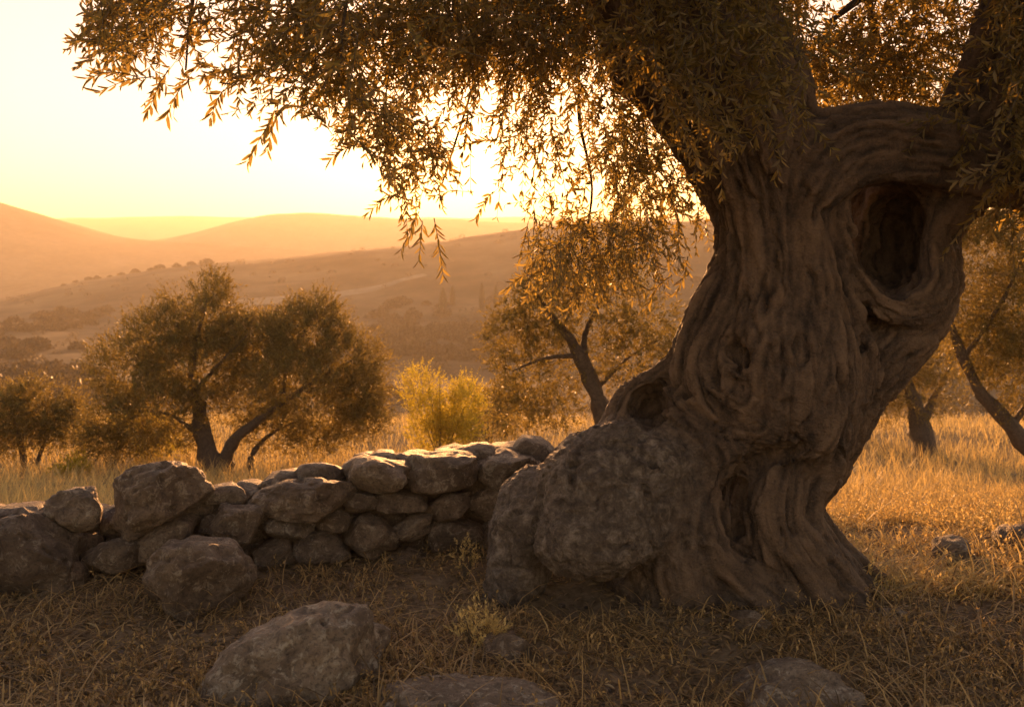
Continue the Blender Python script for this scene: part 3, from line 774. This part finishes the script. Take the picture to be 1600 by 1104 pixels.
# foliage hanging before the upper limb and at the right edge
UP = [(880,-420),(1200,-420),(1250,60),(1262,160),(1190,215),(1120,250),(1060,250),(1030,160),(960,60)]
P0, x, y = seeds(UP, 1500, lambda x, y: np.clip(np.interp(y, [-420, 60, 180, 260], [.8, .75, .45, .15]), 0, 1), lambda x, y: 0.72 + rg.uniform(0, 1, len(x)) * .35)
nl3 = add_foliage(P0, unit(np.array([0, .0, -.4]) + rg.normal(size=(len(x), 3)) * np.array([.6, .3, .6])), rg.uniform(.12, .26, len(x)), None, pairs=8, leaf=0.05)
RE = [(1420,-200),(1900,-200),(1900,300),(1640,330),(1560,300),(1490,250),(1500,190),(1450,150),(1545,100),(1540,0)]
P0, x, y = seeds(RE, 2200, lambda x, y: np.clip(.7 + .4 * fbm(np.stack([x / 90, y / 80, x * 0 + 1], 1), 2), .1, 1) * np.clip((x - 1480) / 120, .12, 1), lambda x, y: 0.35 + rg.normal(size=len(x)) * .3)
nl4 = add_foliage(P0, unit(np.array([0, 0, -.35]) + rg.normal(size=(len(x), 3)) * 0.6), rg.uniform(.16, .32, len(x)), None, pairs=9, leaf=0.056)
# the crown's top and its back above the picture
n5 = 1800
P0 = np.stack([rg.uniform(-3.2, 4.6, n5), rg.uniform(2.4, 7.4, n5), rg.uniform(3.0, 5.0, n5)], 1)
el = ((P0[:, 0] - .7) / 3.9) ** 2 + ((P0[:, 1] - 4.9) / 2.6) ** 2 + ((P0[:, 2] - 3.4) / 1.6) ** 2
pyy = HZ + (CH - P0[:, 2]) / P0[:, 1] * F
P0 = P0[(el < 1) & (pyy < -90)]
nl5 = add_foliage(P0, unit(rg.normal(size=P0.shape)), rg.uniform(.2, .4, len(P0)), None, pairs=10, leaf=0.06)
print('crown leaves', nl1, nl2, nl3, nl4, nl5)
V, Qa = join(list(zip(leafV, leafQ)))
ob = link('crown', make_mesh('crown', V - tro, [Qa], M_LEAF), tr); ob['kind'] = 'stuff'
V, Qa = join([twig_tubes(p, 0.0021) for p in twV])
ob = link('twigs', make_mesh('twigs', V - tro, [Qa], M_TWIG), tr); ob['kind'] = 'stuff'

# sprigs on the crown's edge whose leaves can be told apart: one object for each leaf
LM = []
for k in range(3):
    v, q = leaf_mesh_arrays(np.zeros((1, 3)), np.array([[1., 0, 0]]), np.array([[0, 0, 1.]]), np.array([1.0]), np.array([0.19 + 0.03 * k]))
    LM.append(make_mesh('leaf', v, [q], M_LEAF))
from mathutils import Matrix, Vector
SPR = [  # start column,row  end column,row, distance, number of pairs
 (215,90,118,62,3.5,9), (190,60,134,20,3.5,8), (215,120,140,122,3.45,8), (240,120,158,142,3.45,7), (262,110,232,172,3.5,9), (300,120,262,178,3.55,8), (455,160,388,250,3.6,10),
 (440,170,418,232,3.65,8), (350,140,330,182,3.6,7), (560,225,520,246,3.7,7), (630,300,578,330,4.2,8), (655,330,628,388,4.4,8), (678,340,692,428,4.4,10), (660,345,655,405,4.4,8),
 (770,300,745,340,4.7,7), (1050,430,1010,482,5.0,8), (1075,400,1058,455,5.0,8), (820,430,792,452,5.0,6)]
cnt = 0
for (x0, y0, x1, y1, Yd, pr) in SPR:
    a = pt(x0, y0, Yd); b = pt(x1, y1, Yd + rg.uniform(-.06, .06)); L = np.linalg.norm(b - a)
    mid = (a + b) / 2 + np.array([0, 0, .1 * L]) + rg.normal(size=3) * .03 * L
    C = curve([a, mid, b], 8); v, q = tube(C - tro, np.linspace(.0026, .0012, 8), 5)
    tw = link('sprig', make_mesh('sprig', v, [q], M_TWIG), tr)
    C2 = curve([a, mid, b], 60); T2 = unit(np.gradient(C2, axis=0)); ph = rg.uniform(0, 3)
    for k in range(pr):
        i = int((0.12 + 0.88 * k / (pr - 1)) * 59); tn = T2[i]
        sa = unit(np.cross(tn, [0, 1, 0.])); sb = np.cross(tn, sa)
        for sg in (0, math.pi):
            if cnt >= 290: break
            an = ph + sg + k * 0.9 + rg.normal() * .3
            side = sa * math.cos(an) + sb * math.sin(an) * .8; sp = math.radians(rg.uniform(28, 55) * (1 - .4 * k / pr))
            d = unit(tn * math.cos(sp) + side * math.sin(sp)); nr = unit(np.cross(np.cross(d, tn), d) + rg.normal(size=3) * .3)
            w_ = unit(np.cross(nr, d)); nr = np.cross(d, w_); Lf = rg.uniform(.045, .068)
            Mx = np.eye(4); Mx[:3, 0] = d * Lf; Mx[:3, 1] = w_ * Lf; Mx[:3, 2] = nr * Lf; Mx[:3, 3] = C2[i] - tro
            lf = link('leaf', LM[rg.integers(3)], tw); lf.matrix_local = Matrix(Mx.tolist()); cnt += 1
print('single leaves', cnt)

# ------------------------------------------------------------------ trees, bushes behind
def clump_tree(name, label, base, stems, clumps, mats, nspr, rg, leaf=0.055, aspect=.22, upward=.3, L=(.14, .32), pairs=7, sides=9, core=0.15, group=None, droop=.25, cat='tree', stemname='trunk'):
    """stems: list of [(x,y,z,r),...] world; clumps: (x,y,z,rx,ry,rz,weight)"""
    base = np.asarray(base, float); root = empty(name, base); tag(root, label, cat, group)
    for k, st in enumerate(stems):
        C = curve(np.array(st), 22); v, q = tube(C[:, :3] - base, np.maximum(C[:, 3] * (1 if k == 0 else .75), .0015), sides, k * 3.1, .35)
        link(stemname if (k == 0 or stemname == 'stem') else 'branch', make_mesh('trunk', v, [q], mats[1]), root)
    cl = np.array(clumps); wv = cl[:, 6] / cl[:, 6].sum(); ci = rg.choice(len(cl), nspr, p=wv)
    u = unit(rg.normal(size=(nspr, 3))); rad = (core + (1 - core) * rg.random(nspr)) ** 0.55
    P0 = cl[ci, :3] + u * cl[ci, 3:6] * rad[:, None]
    k = fbm(P0 * 2.3 + len(name), 3) > -0.5; P0, u = P0[k], u[k]
    D = unit(u * .7 + np.array([0, 0, upward]) + rg.normal(size=P0.shape) * .45)
    g = ground(P0[:, 0], P0[:, 1]); k = P0[:, 2] > g + min(.12, L[0] * .4); P0, D = P0[k], D[k]
    V, Qf, path = sprigs(P0, D, rg.uniform(*L, len(P0)), rg, pairs=pairs, leaf=leaf, droop=droop, aspect=aspect, flat=True)
    c = link('crown', make_mesh('crown', V - base, [Qf], mats[0], smooth=False), root); c['kind'] = 'stuff'
    return root

def W(px, py, Y, dy=0): return pt(px, py, Y + dy)
def cl_px(lst, Y):
    out = []
    for px, py, rx, ry, w_, *dd in lst:
        c = pt(px, py, Y + (dd[0] if dd else 0)); s = Y / F; out.append((*c, rx * s, (rx + ry) / 2 * s * 1.1, ry * s, w_))
    return out
def st_px(lst, Y, base=None):
    out = [(*pt(px, py, Y + dy), r_) for px, py, dy, r_ in lst]
    return out

# olive behind the wall
b0 = ground_hit(345, 745, 8); YM = b0[1]
mid_cl = cl_px([(318,500,55,55,1.0),(250,530,62,52,1.0),(200,580,62,55,1.0,.2),(310,570,90,70,1.5),(180,650,45,45,.6),(250,640,70,50,.9,-.3),(400,540,65,50,1.2,.3),(408,525,44,30,.25),(160,690,40,24,.4),(570,655,34,30,.5),(490,690,60,20,.35,.3),(270,690,50,24,.45,.4),(480,525,62,48,1.2),(540,570,62,55,1.2),(470,600,80,55,1.3,-.3),(560,620,40,40,.6),(500,655,60,36,.7,.2),(390,620,70,50,.9,.5),(420,675,40,30,.25,.2),(215,690,40,25,.3,.1),(330,455,28,22,.25),(280,470,24,20,.2),(490,485,40,22,.3)], YM)
mid_st = [st_px([(352,760,0,.16),(325,705,0,.14),(312,640,0,.11),(300,580,0,.07),(315,500,0,.03),(325,460,0,.012)], YM),
 st_px([(365,760,0,.17),(352,715,0,.14),(385,670,-.1,.09),(440,630,-.15,.06),(500,590,-.1,.035),(555,560,0,.012)], YM),
 st_px([(398,752,.1,.07),(392,715,.1,.06),(420,680,.2,.035),(470,655,.2,.015)], YM),
 st_px([(312,640,0,.07),(270,590,.2,.045),(215,565,.2,.02),(170,560,.2,.01)], YM), st_px([(322,690,0,.06),(270,650,-.2,.035),(210,640,-.2,.012)], YM),
 st_px([(440,630,-.15,.05),(450,570,.1,.03),(480,510,.1,.012)], YM), st_px([(306,610,0,.05),(350,560,-.3,.03),(390,520,-.2,.012)], YM)]
rt = np.random.default_rng(21)
clump_tree('olive_tree', 'bushy twin domed olive tree standing in golden grass behind the wall', b0, mid_st, mid_cl, (M_LEAF2, M_BARK), 14500, rt, leaf=.053, aspect=.3, upward=.55, droop=.1)
# small olive at the far left
b1 = ground_hit(60, 742, 8); Y1 = b1[1]
clump_tree('olive_tree', 'small round olive tree with thin dark stems beside the domed olive', b1,
 [st_px([(40,750,0,.05),(34,700,0,.045),(20,650,0,.02),(10,620,0,.01)], Y1), st_px([(50,750,0,.05),(66,700,0,.04),(90,650,0,.015)], Y1)],
 cl_px([(20,650,55,42,1),(75,645,50,38,1),(50,620,40,22,.6),(100,665,32,32,.6),(-30,660,50,45,.8),(30,690,50,22,.4)], Y1), (M_LEAF2, M_BARK), 3200, rt, leaf=.052, aspect=.3, upward=.4)
# tree behind the wall's end, leaning trunk
Y2 = 10.5; b2 = pt(952, 0, Y2); b2[2] = gz(b2[0], Y2)
clump_tree('olive_tree', 'leaning olive tree with loose golden foliage behind the wall end', b2,
 [[(*b2 - np.array([0, 0, .1]), .13)] + st_px([(944,680,0,.11),(932,620,0,.10),(912,570,0,.085),(890,530,0,.06),(860,490,0,.03),(840,460,0,.012)], Y2), st_px([(912,570,0,.06),(915,520,.1,.04),(940,470,.1,.02),(960,430,.1,.008)], Y2),
  st_px([(905,555,0,.04),(850,560,-.1,.025),(800,580,-.1,.01)], Y2), st_px([(930,610,0,.03),(980,560,.1,.02),(1030,530,.1,.008)], Y2)],
 cl_px([(850,490,60,45,1),(800,520,45,45,.8),(930,470,70,50,1.2),(1000,500,55,45,.9),(830,590,60,50,1),(900,560,60,50,.7,.3),(990,560,50,45,.7),(800,640,45,32,.5),(870,640,45,30,.4,.3),(960,430,50,30,.5),(1050,540,40,40,.5,.4),(850,440,45,30,.5)], Y2), (M_LEAF2, M_BARK), 3000, rt, leaf=.05, aspect=.3, upward=.15, L=(.1, .24))
# two trees at the right
b3 = ground_hit(1442, 712, 8); Y3 = b3[1]
clump_tree('olive_tree', 'low olive tree with dark stump like trunk right of the old olive', b3,
 [st_px([(1444,722,0,.22),(1442,690,0,.2),(1436,655,0,.17),(1420,600,0,.10),(1400,540,0,.05),(1390,480,0,.02)], Y3), st_px([(1440,660,0,.12),(1470,600,.2,.06),(1500,540,.2,.03)], Y3)],
 cl_px([(1400,560,60,55,1),(1440,620,60,30,.6),(1370,620,35,40,.5),(1480,560,60,50,1),(1420,480,70,60,1),(1340,560,50,60,.6)], Y3), (M_LEAF2, M_BARK), 4600, rt, leaf=.058, upward=.0)
Y4 = 11.0; g4 = pt(1660, 0, Y4); b4 = np.array([g4[0], Y4, gz(g4[0], Y4)])
clump_tree('olive_tree', 'dense olive tree with curved leaning trunk at the edge of sunlit grass', b4,
 [[(*b4 - np.array([0, 0, .1]), .15)] + st_px([(1625,720,0,.11),(1580,668,0,.09),(1535,615,0,.075),(1510,570,0,.06),(1490,520,0,.05),(1470,450,0,.03),(1480,380,0,.015)], Y4), st_px([(1580,668,0,.06),(1620,600,.2,.05),(1640,500,.2,.03),(1600,420,.2,.012)], Y4), st_px([(1505,560,0,.04),(1560,480,-.2,.03),(1600,400,-.2,.012)], Y4)],
 cl_px([(1530,400,70,60,1.2),(1590,480,70,70,1.4),(1540,530,50,50,.8),(1600,580,60,55,1),(1500,340,60,40,.8),(1600,350,70,60,1),(1680,450,80,90,1),(1650,300,90,60,.8),(1480,450,40,60,.6)], Y4), (M_LEAF2, M_BARK), 5600, rt, leaf=.058, upward=.0)

def bush(label, px, py, hpx, wpx, n, material, seed, name='bush', leaf=.035, cat='bush', group=None, ystart=7):
    b = ground_hit(px, py, ystart); Yb = b[1]; s = Yb / F; r_ = np.random.default_rng(seed)
    stems = []
    for k in range(7):
        a = r_.uniform(-1, 1); h = hpx * s * r_.uniform(.6, .95); e = b + np.array([a * wpx * s * .4, r_.uniform(-.3, .3) * wpx * s, h])
        q_ = min(1, h / .6); stems.append([(*(b - [0, 0, .03]), .018 * q_), (*((b + e) / 2 + [a * .05 * q_, 0, .05 * q_]), .012 * q_), (*e, .004 * q_)])
    cls = [(b[0] + r_.uniform(-.32, .32) * wpx * s, b[1] + r_.uniform(-.3, .3) * wpx * s, b[2] + hpx * s * f, wpx * s * .26, wpx * s * .26, hpx * s * .24, 1) for f in (.25, .3, .4, .5, .6, .72, .35, .55)]
    return clump_tree(name, label, b, stems, cls, (material, M_TWIG), n, r_, leaf=leaf, aspect=.4, upward=.9, L=(.14, .3) if hpx * s > .4 else (.04, .09), pairs=7, sides=5, droop=.0, cat=cat, stemname='stem', group=group)
bush('bright yellow green bush growing just beyond the wall top', 688, 722, 150, 125, 2400, M_BUSH, 1, leaf=.042)
bush('dull olive bush between the yellow green bush and leaning tree', 765, 700, 115, 110, 1500, M_LEAF2, 2)
bush('low lit yellow bush beside the foot of the domed olive', 228, 722, 75, 110, 1300, M_BUSH, 3)
bush('small pale yellow bush in the grass by the small olive', 105, 752, 42, 70, 260, M_BUSH, 4)
bush('straw brown dead bush between two lit yellow bushes', 172, 742, 50, 60, 260, M_DRY, 5)
bush('small dark shrub at the base of the dull olive bush', 735, 706, 60, 50, 220, M_SCRUB, 6)
bush('lime green low bush behind the old olive lower trunk', 1330, 690, 60, 70, 260, M_BUSH, 7)
bush('dark low shrub behind the golden grass right of the domed olive', 560, 672, 50, 110, 320, M_SCRUB, 8, ystart=12)
bush('small tuft of dry leaves between the wall and the burl, sunlit gold put into its colour', 742, 1012, 58, 76, 70, M_DRY, 12, name='dry_plant', leaf=.022, cat='plant', ystart=3)  # sun does not reach this tuft; the pale straw colour stands in for it
bush('pale dry seedling plant standing against the burl left side', 728, 905, 60, 26, 26, M_DRY, 13, name='dry_plant', leaf=.02, cat='plant', ystart=3)
print('trees done')

# ------------------------------------------------------------------ valley scrub
SHR = []
rs = np.random.default_rng(31)
for k in range(6):
    nq = 420; u = unit(rs.normal(size=(nq, 3))); u[:, 2] = np.abs(u[:, 2]) * 1.0 - .1
    lob = 1 + .35 * vnoise(u * 2 + k * 9)
    c = u * lob[:, None] * (rs.uniform(.6, 1, nq) ** .5)[:, None] * np.array([1, 1, .78]); c[:, 2] += .12
    d = unit(u * .5 + rs.normal(size=(nq, 3)) * .7); nr = unit(rs.normal(size=(nq, 3)))
    L = rs.uniform(.16, .34, nq)
    v, q = leaf_mesh_arrays(c, d, nr, L, L * .6); SHR.append(make_mesh('valley_bush', v, [q], M_SCRUB))
def scatter(px0, px1, y0, y1, nmax, r_, minpx):
    out = []
    for _ in range(nmax * 6):
        Yd = math.exp(r_.uniform(math.log(y0), math.log(y1))); px = r_.uniform(px0, px1); x = (px - 800) / F * Yd
        if vnoise(np.array([[x * .02, Yd * .02, 3.]]))[0] < r_.uniform(-.7, .2): continue
        if all((x - a) ** 2 + (Yd - b) ** 2 > (minpx) ** 2 for a, b, _ in out): out.append((x, Yd, r_.uniform(1.1, 2.6)))
        if len(out) >= nmax: break
    return out
sp = scatter(-20, 165, 80, 270, 150, rs, 1.6) + scatter(580, 800, 80, 270, 110, rs, 2.2) + scatter(1050, 1130, 90, 330, 36, rs, 2.2)
for x, Yd, sc in sp:
    o = link('valley_bush', SHR[rs.integers(6)]); o.location = (x, Yd, gz(x, Yd) - .1 * sc); o.rotation_euler.z = rs.uniform(0, 6.28); o.scale = (sc * rs.uniform(.9, 1.3), sc, sc * rs.uniform(.8, 1.2))
    ppx = 800 + F * x / Yd
    where = 'left' if ppx < 300 else 'mid' if ppx < 900 else 'right'
    lab = {'left': 'rounded brown scrub bush on the valley floor behind the small round olive', 'mid': 'hazy brown scrub bush on the valley slope below the cypresses', 'right': 'hazy scrub bush on the slope seen beside the old olive trunk'}[where]
    tag(o, lab, 'bush', {'left': 'scrub bushes behind the small olive', 'mid': 'scrub bushes below the cypresses', 'right': 'scrub bushes beside the old trunk'}[where])
# remaining cover: scrub too far or too hidden to count
allv, allq, off = [], [], 0
SV = []
for m in SHR[:3]:
    v = np.zeros(len(m.vertices) * 3, np.float32); m.vertices.foreach_get('co', v); SV.append(v.reshape(-1, 3)[:480])
q1 = np.arange(80)[:, None] * 6 + np.array([[0, 1, 3, 5]])
SY = np.exp(rs.uniform(math.log(80), math.log(380), 1300)); SX = rs.uniform(-.75, .75, 1300) * SY; SZ = ground(SX, SY)
for k in range(1300):
    x, Yd = SX[k], SY[k]; sc = rs.uniform(.7, 1.6)
    v = SV[k % 3] * sc + np.array([x, Yd, SZ[k] - .1]); allv.append(v); allq.append(q1 + off); off += 480
ob = link('scrub', make_mesh('scrub', np.concatenate(allv), [np.concatenate(allq)], M_SCRUB)); tag(ob, 'far low scrub covering the valley slopes', 'scrub', kind='stuff')

def cypress(px, py, hpx, wpx, label, seed):
    b = ground_hit(px, py, 60); s = b[1] / F; r_ = np.random.default_rng(seed); n = 700
    h = hpx * s; wd = wpx * s / 2; t = r_.random(n) ** .9; a = r_.uniform(0, 6.28, n)
    rad = wd * np.sin(np.clip(t * .92 + .1, 0, 1) * math.pi) ** .6 * (.75 + .25 * r_.random(n)) * np.interp(t, [0, .3, 1], [1, 1, .5])
    c = np.stack([np.cos(a) * rad, np.sin(a) * rad, t * h], 1); d = unit(np.stack([np.cos(a) * .3, np.sin(a) * .3, 1 + 0 * a], 1))
    L = np.full(n, h * .09); v, q = leaf_mesh_arrays(c, d, unit(np.stack([np.cos(a), np.sin(a), 0 * a], 1)), L, L * .6)
    root = empty('cypress_tree', b); tag(root, label, 'tree')
    cr = link('crown', make_mesh('crown', v, [q], M_CYP), root); cr['kind'] = 'stuff'
    v, q = tube([(0, 0, -.2), (0, 0, h * .5), (0, 0, h * .9)], [wd * .25, wd * .2, .02], 6); link('trunk', make_mesh('trunk', v, [q], M_BARK), root)
cypress(692, 488, 36, 13, 'stout dark cypress rising from the valley scrub', 1)
cypress(707, 478, 30, 9, 'short slim cypress just behind the stout cypress', 2)
cypress(753, 487, 42, 8, 'tallest thin cypress standing alone on the valley slope', 3)
cypress(775, 480, 32, 8, 'faint thin cypress beside the leaning olive foliage', 4)
for k, (px, sc) in enumerate([(100, .9), (118, .8), (138, 1.2), (152, 1.3), (172, .9), (190, 1.3), (212, 1.6), (236, 1.1), (250, 1.7), (276, 1.4), (298, 1.5), (323, 2.2)]):
    Yd = 380; x = (px - 800) / F * Yd
    o = link('ridge_tree', SHR[k % 6]); o.location = (x, Yd, gz(x, Yd) - .1); o.scale = (sc * 1.2, sc * 1.2, sc * 1.15); o.rotation_euler.z = k
    if sc > 2: tag(o, 'largest dark tree on the crest of the valley ridge', 'tree')
    else: tag(o, 'small dark tree silhouetted along the crest of the valley ridge', 'tree', 'small trees along the ridge crest')

# pale track across the slope
m, t = mat('pale_track'); co = N(t, 'ShaderNodeTexCoord').outputs['Object']
finish(t, ramp(t, noise_n(t, co, .3), [(.3, (.2, .155, .095)), (.7, (.36, .29, .19))]), .95); M_TRACK = m
trk = []
for px, py, wd in [(330, 478, 7), (400, 472, 9), (470, 466, 9), (540, 460, 7), (600, 448, 5), (640, 436, 3.5), (665, 430, 2.5)]:
    h = ground_hit(px, py, 120); trk.append((h[0], h[1], wd))
trk = curve(np.array(trk), 60)
dirv = unit(np.gradient(trk[:, :2], axis=0)); nv = np.stack([-dirv[:, 1], dirv[:, 0]], 1)
rows_ = []
for f in np.linspace(-.5, .5, 7):
    p = trk[:, :2] + nv * (trk[:, 2] * f)[:, None]; rows_.append(np.stack([p[:, 0], p[:, 1], ground(p[:, 0], p[:, 1]) + .25], 1))
A = np.array(rows_); tag(link('track', make_mesh('track', A.reshape(-1, 3), [grid_faces(7, 60)], M_TRACK)), 'pale bare track crossing the valley slope', 'track', kind='structure')
print('valley done')

# ------------------------------------------------------------------ grass and litter
def blades(P, h, rg_, wdt, lean=.45, curl=.5):
    n = len(P); a = rg_.uniform(0, 6.28, n); d = np.stack([np.cos(a), np.sin(a), 0 * a], 1); s = np.stack([-np.sin(a), np.cos(a), 0 * a], 1)
    ln = np.abs(rg_.normal(size=n)) * lean; cu = rg_.uniform(.2, 1, n) * curl
    h_ = h[:, None]; V = []
    tw = rg_.uniform(-.8, .8, n)[:, None]
    for k, t in enumerate((0, .38, .72, 1.0)):
        c = P + np.array([0, 0, 1]) * h_ * (t - cu[:, None] * .45 * t ** 3) + d * h_ * (ln[:, None] * t + cu[:, None] * t * t * .9) + s * h_ * tw * t * t * .4
        if k < 3: wv = (s * (wdt * (1 - .5 * t))[:, None] / 2); V += [c - wv, c + wv]
        else: V.append(c)
    V = np.stack(V, 1); i = np.arange(n)[:, None] * 7
    Qs = np.concatenate([i + np.array([[0, 1, 3, 2]]), i + np.array([[2, 3, 5, 4]])]); T = i + np.array([[4, 5, 6]])
    return V.reshape(-1, 3), Qs, T
def grass(name, pts, hs, material, label, wdt, rg_, **kw):
    pts = np.column_stack([pts, ground(pts[:, 0], pts[:, 1]) - .005])
    V, Qs, T = blades(pts, hs, rg_, wdt, **kw)
    return tag(link(name, make_mesh(name, V, [Qs, T], material, smooth=False)), label, 'grass', kind='stuff')
rv = np.random.default_rng(51)
def cluster(n, xr, yr, f, thr, logy=True):
    y = np.exp(rv.uniform(math.log(yr[0]), math.log(yr[1]), n)) if logy else rv.uniform(*yr, n)
    x = rv.uniform(xr[0], xr[1], n) * (y if logy else 1)
    k = fbm(np.stack([x * f, y * f, 0 * x + 1.5], 1), 3) > rv.uniform(thr - .5, thr + .5, n)
    return np.stack([x[k], y[k]], 1)
wl = lambda x: np.interp(x, [-2.4, -1.17, .2, 1], [4.55, 5.0, 5.4, 5.65])
p = cluster(64000, (-.75, .75), (2.7, 7.0), 2.2, -.05); p = p[p[:, 1] < wl(p[:, 0]) + .05]
p = p[~((p[:, 0] > .9) & (p[:, 1] > 4.9))]; p = p[((p[:, 0] - .3) / .26) ** 2 + ((p[:, 1] - 4.62) / .28) ** 2 > 1]
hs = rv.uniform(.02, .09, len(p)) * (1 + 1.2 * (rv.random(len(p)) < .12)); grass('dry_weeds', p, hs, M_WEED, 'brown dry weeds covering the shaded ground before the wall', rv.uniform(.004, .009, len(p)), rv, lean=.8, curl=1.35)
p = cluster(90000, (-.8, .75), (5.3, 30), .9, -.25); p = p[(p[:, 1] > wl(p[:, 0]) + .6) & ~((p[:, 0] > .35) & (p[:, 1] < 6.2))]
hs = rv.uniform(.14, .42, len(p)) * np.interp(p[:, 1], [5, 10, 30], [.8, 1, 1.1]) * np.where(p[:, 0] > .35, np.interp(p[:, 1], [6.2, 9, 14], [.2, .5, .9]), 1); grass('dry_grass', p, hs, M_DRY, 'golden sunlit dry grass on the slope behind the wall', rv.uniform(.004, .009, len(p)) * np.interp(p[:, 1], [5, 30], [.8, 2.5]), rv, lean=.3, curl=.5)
p = cluster(80000, (.15, .8), (4.6, 14), 1.9, .12); p = p[p[:, 0] > 1.55]
hs = rv.uniform(.03, .13, len(p)) * (1 + 1.3 * (rv.random(len(p)) < .07)); grass('dry_grass', p, hs, M_DRY, 'curling golden dry grass lit by the sun right of the trunk', rv.uniform(.005, .012, len(p)), rv, lean=.9, curl=1.3)
def leafy(name, p, L, leaf, material, label, upright):
    P0 = np.column_stack([p, ground(p[:, 0], p[:, 1])])
    D = unit(np.array([0, 0, upright]) + rv.normal(size=P0.shape) * .6); D[:, 2] = np.abs(D[:, 2]) + .1
    V, Qf, path = sprigs(P0, unit(D), rv.uniform(*L, len(P0)), rv, pairs=5, leaf=leaf, droop=.15, spread=65, aspect=.42, flat=True)
    tv, tq = twig_tubes(path, .0016); V, Qf = join([(V, Qf), (tv, tq)])
    return tag(link(name, make_mesh(name, V, [Qf], material, smooth=False)), label, 'weeds', kind='stuff')
p = cluster(9000, (-.7, .75), (2.8, 6.4), 1.6, .15); p = p[p[:, 1] < wl(p[:, 0]) + .1]; p = p[~((p[:, 0] > .9) & (p[:, 1] > 4.9))]
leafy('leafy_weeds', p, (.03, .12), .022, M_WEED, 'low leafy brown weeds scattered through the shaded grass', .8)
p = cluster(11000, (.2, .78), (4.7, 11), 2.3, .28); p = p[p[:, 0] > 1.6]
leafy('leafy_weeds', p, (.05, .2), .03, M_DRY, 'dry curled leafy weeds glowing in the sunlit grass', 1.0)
# fallen leaves
n = 26000; y = np.exp(rv.uniform(math.log(2.8), math.log(7.5), n)); x = rv.uniform(-.7, .75, n) * y
a = rv.uniform(0, 6.28, n); d = unit(np.stack([np.cos(a), np.sin(a), rv.normal(size=n) * .3], 1)); nr = unit(np.array([0, 0, 1]) + rv.normal(size=(n, 3)) * .4)
L = rv.uniform(.025, .06, n); v, q = leaf_mesh_arrays(np.stack([x, y, ground(x, y) + rv.uniform(.004, .02, n)], 1), d, nr, L, L * .22)
tag(link('fallen_leaves', make_mesh('fallen_leaves', v, [q], M_LITTER)), 'dry fallen olive leaves littering the ground under the crown', 'leaves', kind='stuff')
# pebbles
vs_, qs_, off = [], [], 0
iv, iq = ico(1)
for k in range(700):
    y = math.exp(rv.uniform(math.log(2.9), math.log(7))); x = rv.uniform(-.65, .7) * y; r0 = rv.uniform(.006, .022) * (1 if rv.random() < .93 else 1.8)
    v = iv * (1 + .25 * vnoise(iv * 1.5 + k))[:, None] * np.array([1, rv.uniform(.7, 1.2), .6]) * r0 + np.array([x, y, gz(x, y) + r0 * .25]); vs_.append(v); qs_.append(iq + off); off += len(iv)
tag(link('pebbles', make_mesh('pebbles', np.concatenate(vs_), [np.concatenate(qs_)], M_STONE)), 'small grey pebbles scattered over the bare earth', 'pebbles', kind='stuff')

# ------------------------------------------------------------------ haze in the valley air
hm, t = mat('haze'); pv = N(t, 'ShaderNodeVolumePrincipled')
pv.inputs['Color'].default_value = (1.0, 0.90, 0.74, 1); pv.inputs['Density'].default_value = 0.00054; pv.inputs['Anisotropy'].default_value = 0.45
ho = t.nodes.new('ShaderNodeOutputMaterial'); t.links.new(pv.outputs[0], ho.inputs['Volume'])
b0_, b1_ = np.array([-2700., -30., -40.]), np.array([2700., 2760., 122.])
cx = np.array([[i, j, k] for i in (0, 1) for j in (0, 1) for k in (0, 1)]); V = b0_ + cx * (b1_ - b0_)
Qs = np.array([[0, 1, 3, 2], [4, 6, 7, 5], [0, 4, 5, 1], [2, 3, 7, 6], [0, 2, 6, 4], [1, 5, 7, 3]])
tag(link('haze', make_mesh('haze', V, [Qs], hm, smooth=False)), 'warm golden evening haze filling the valley air', 'haze', kind='stuff')
print('done')
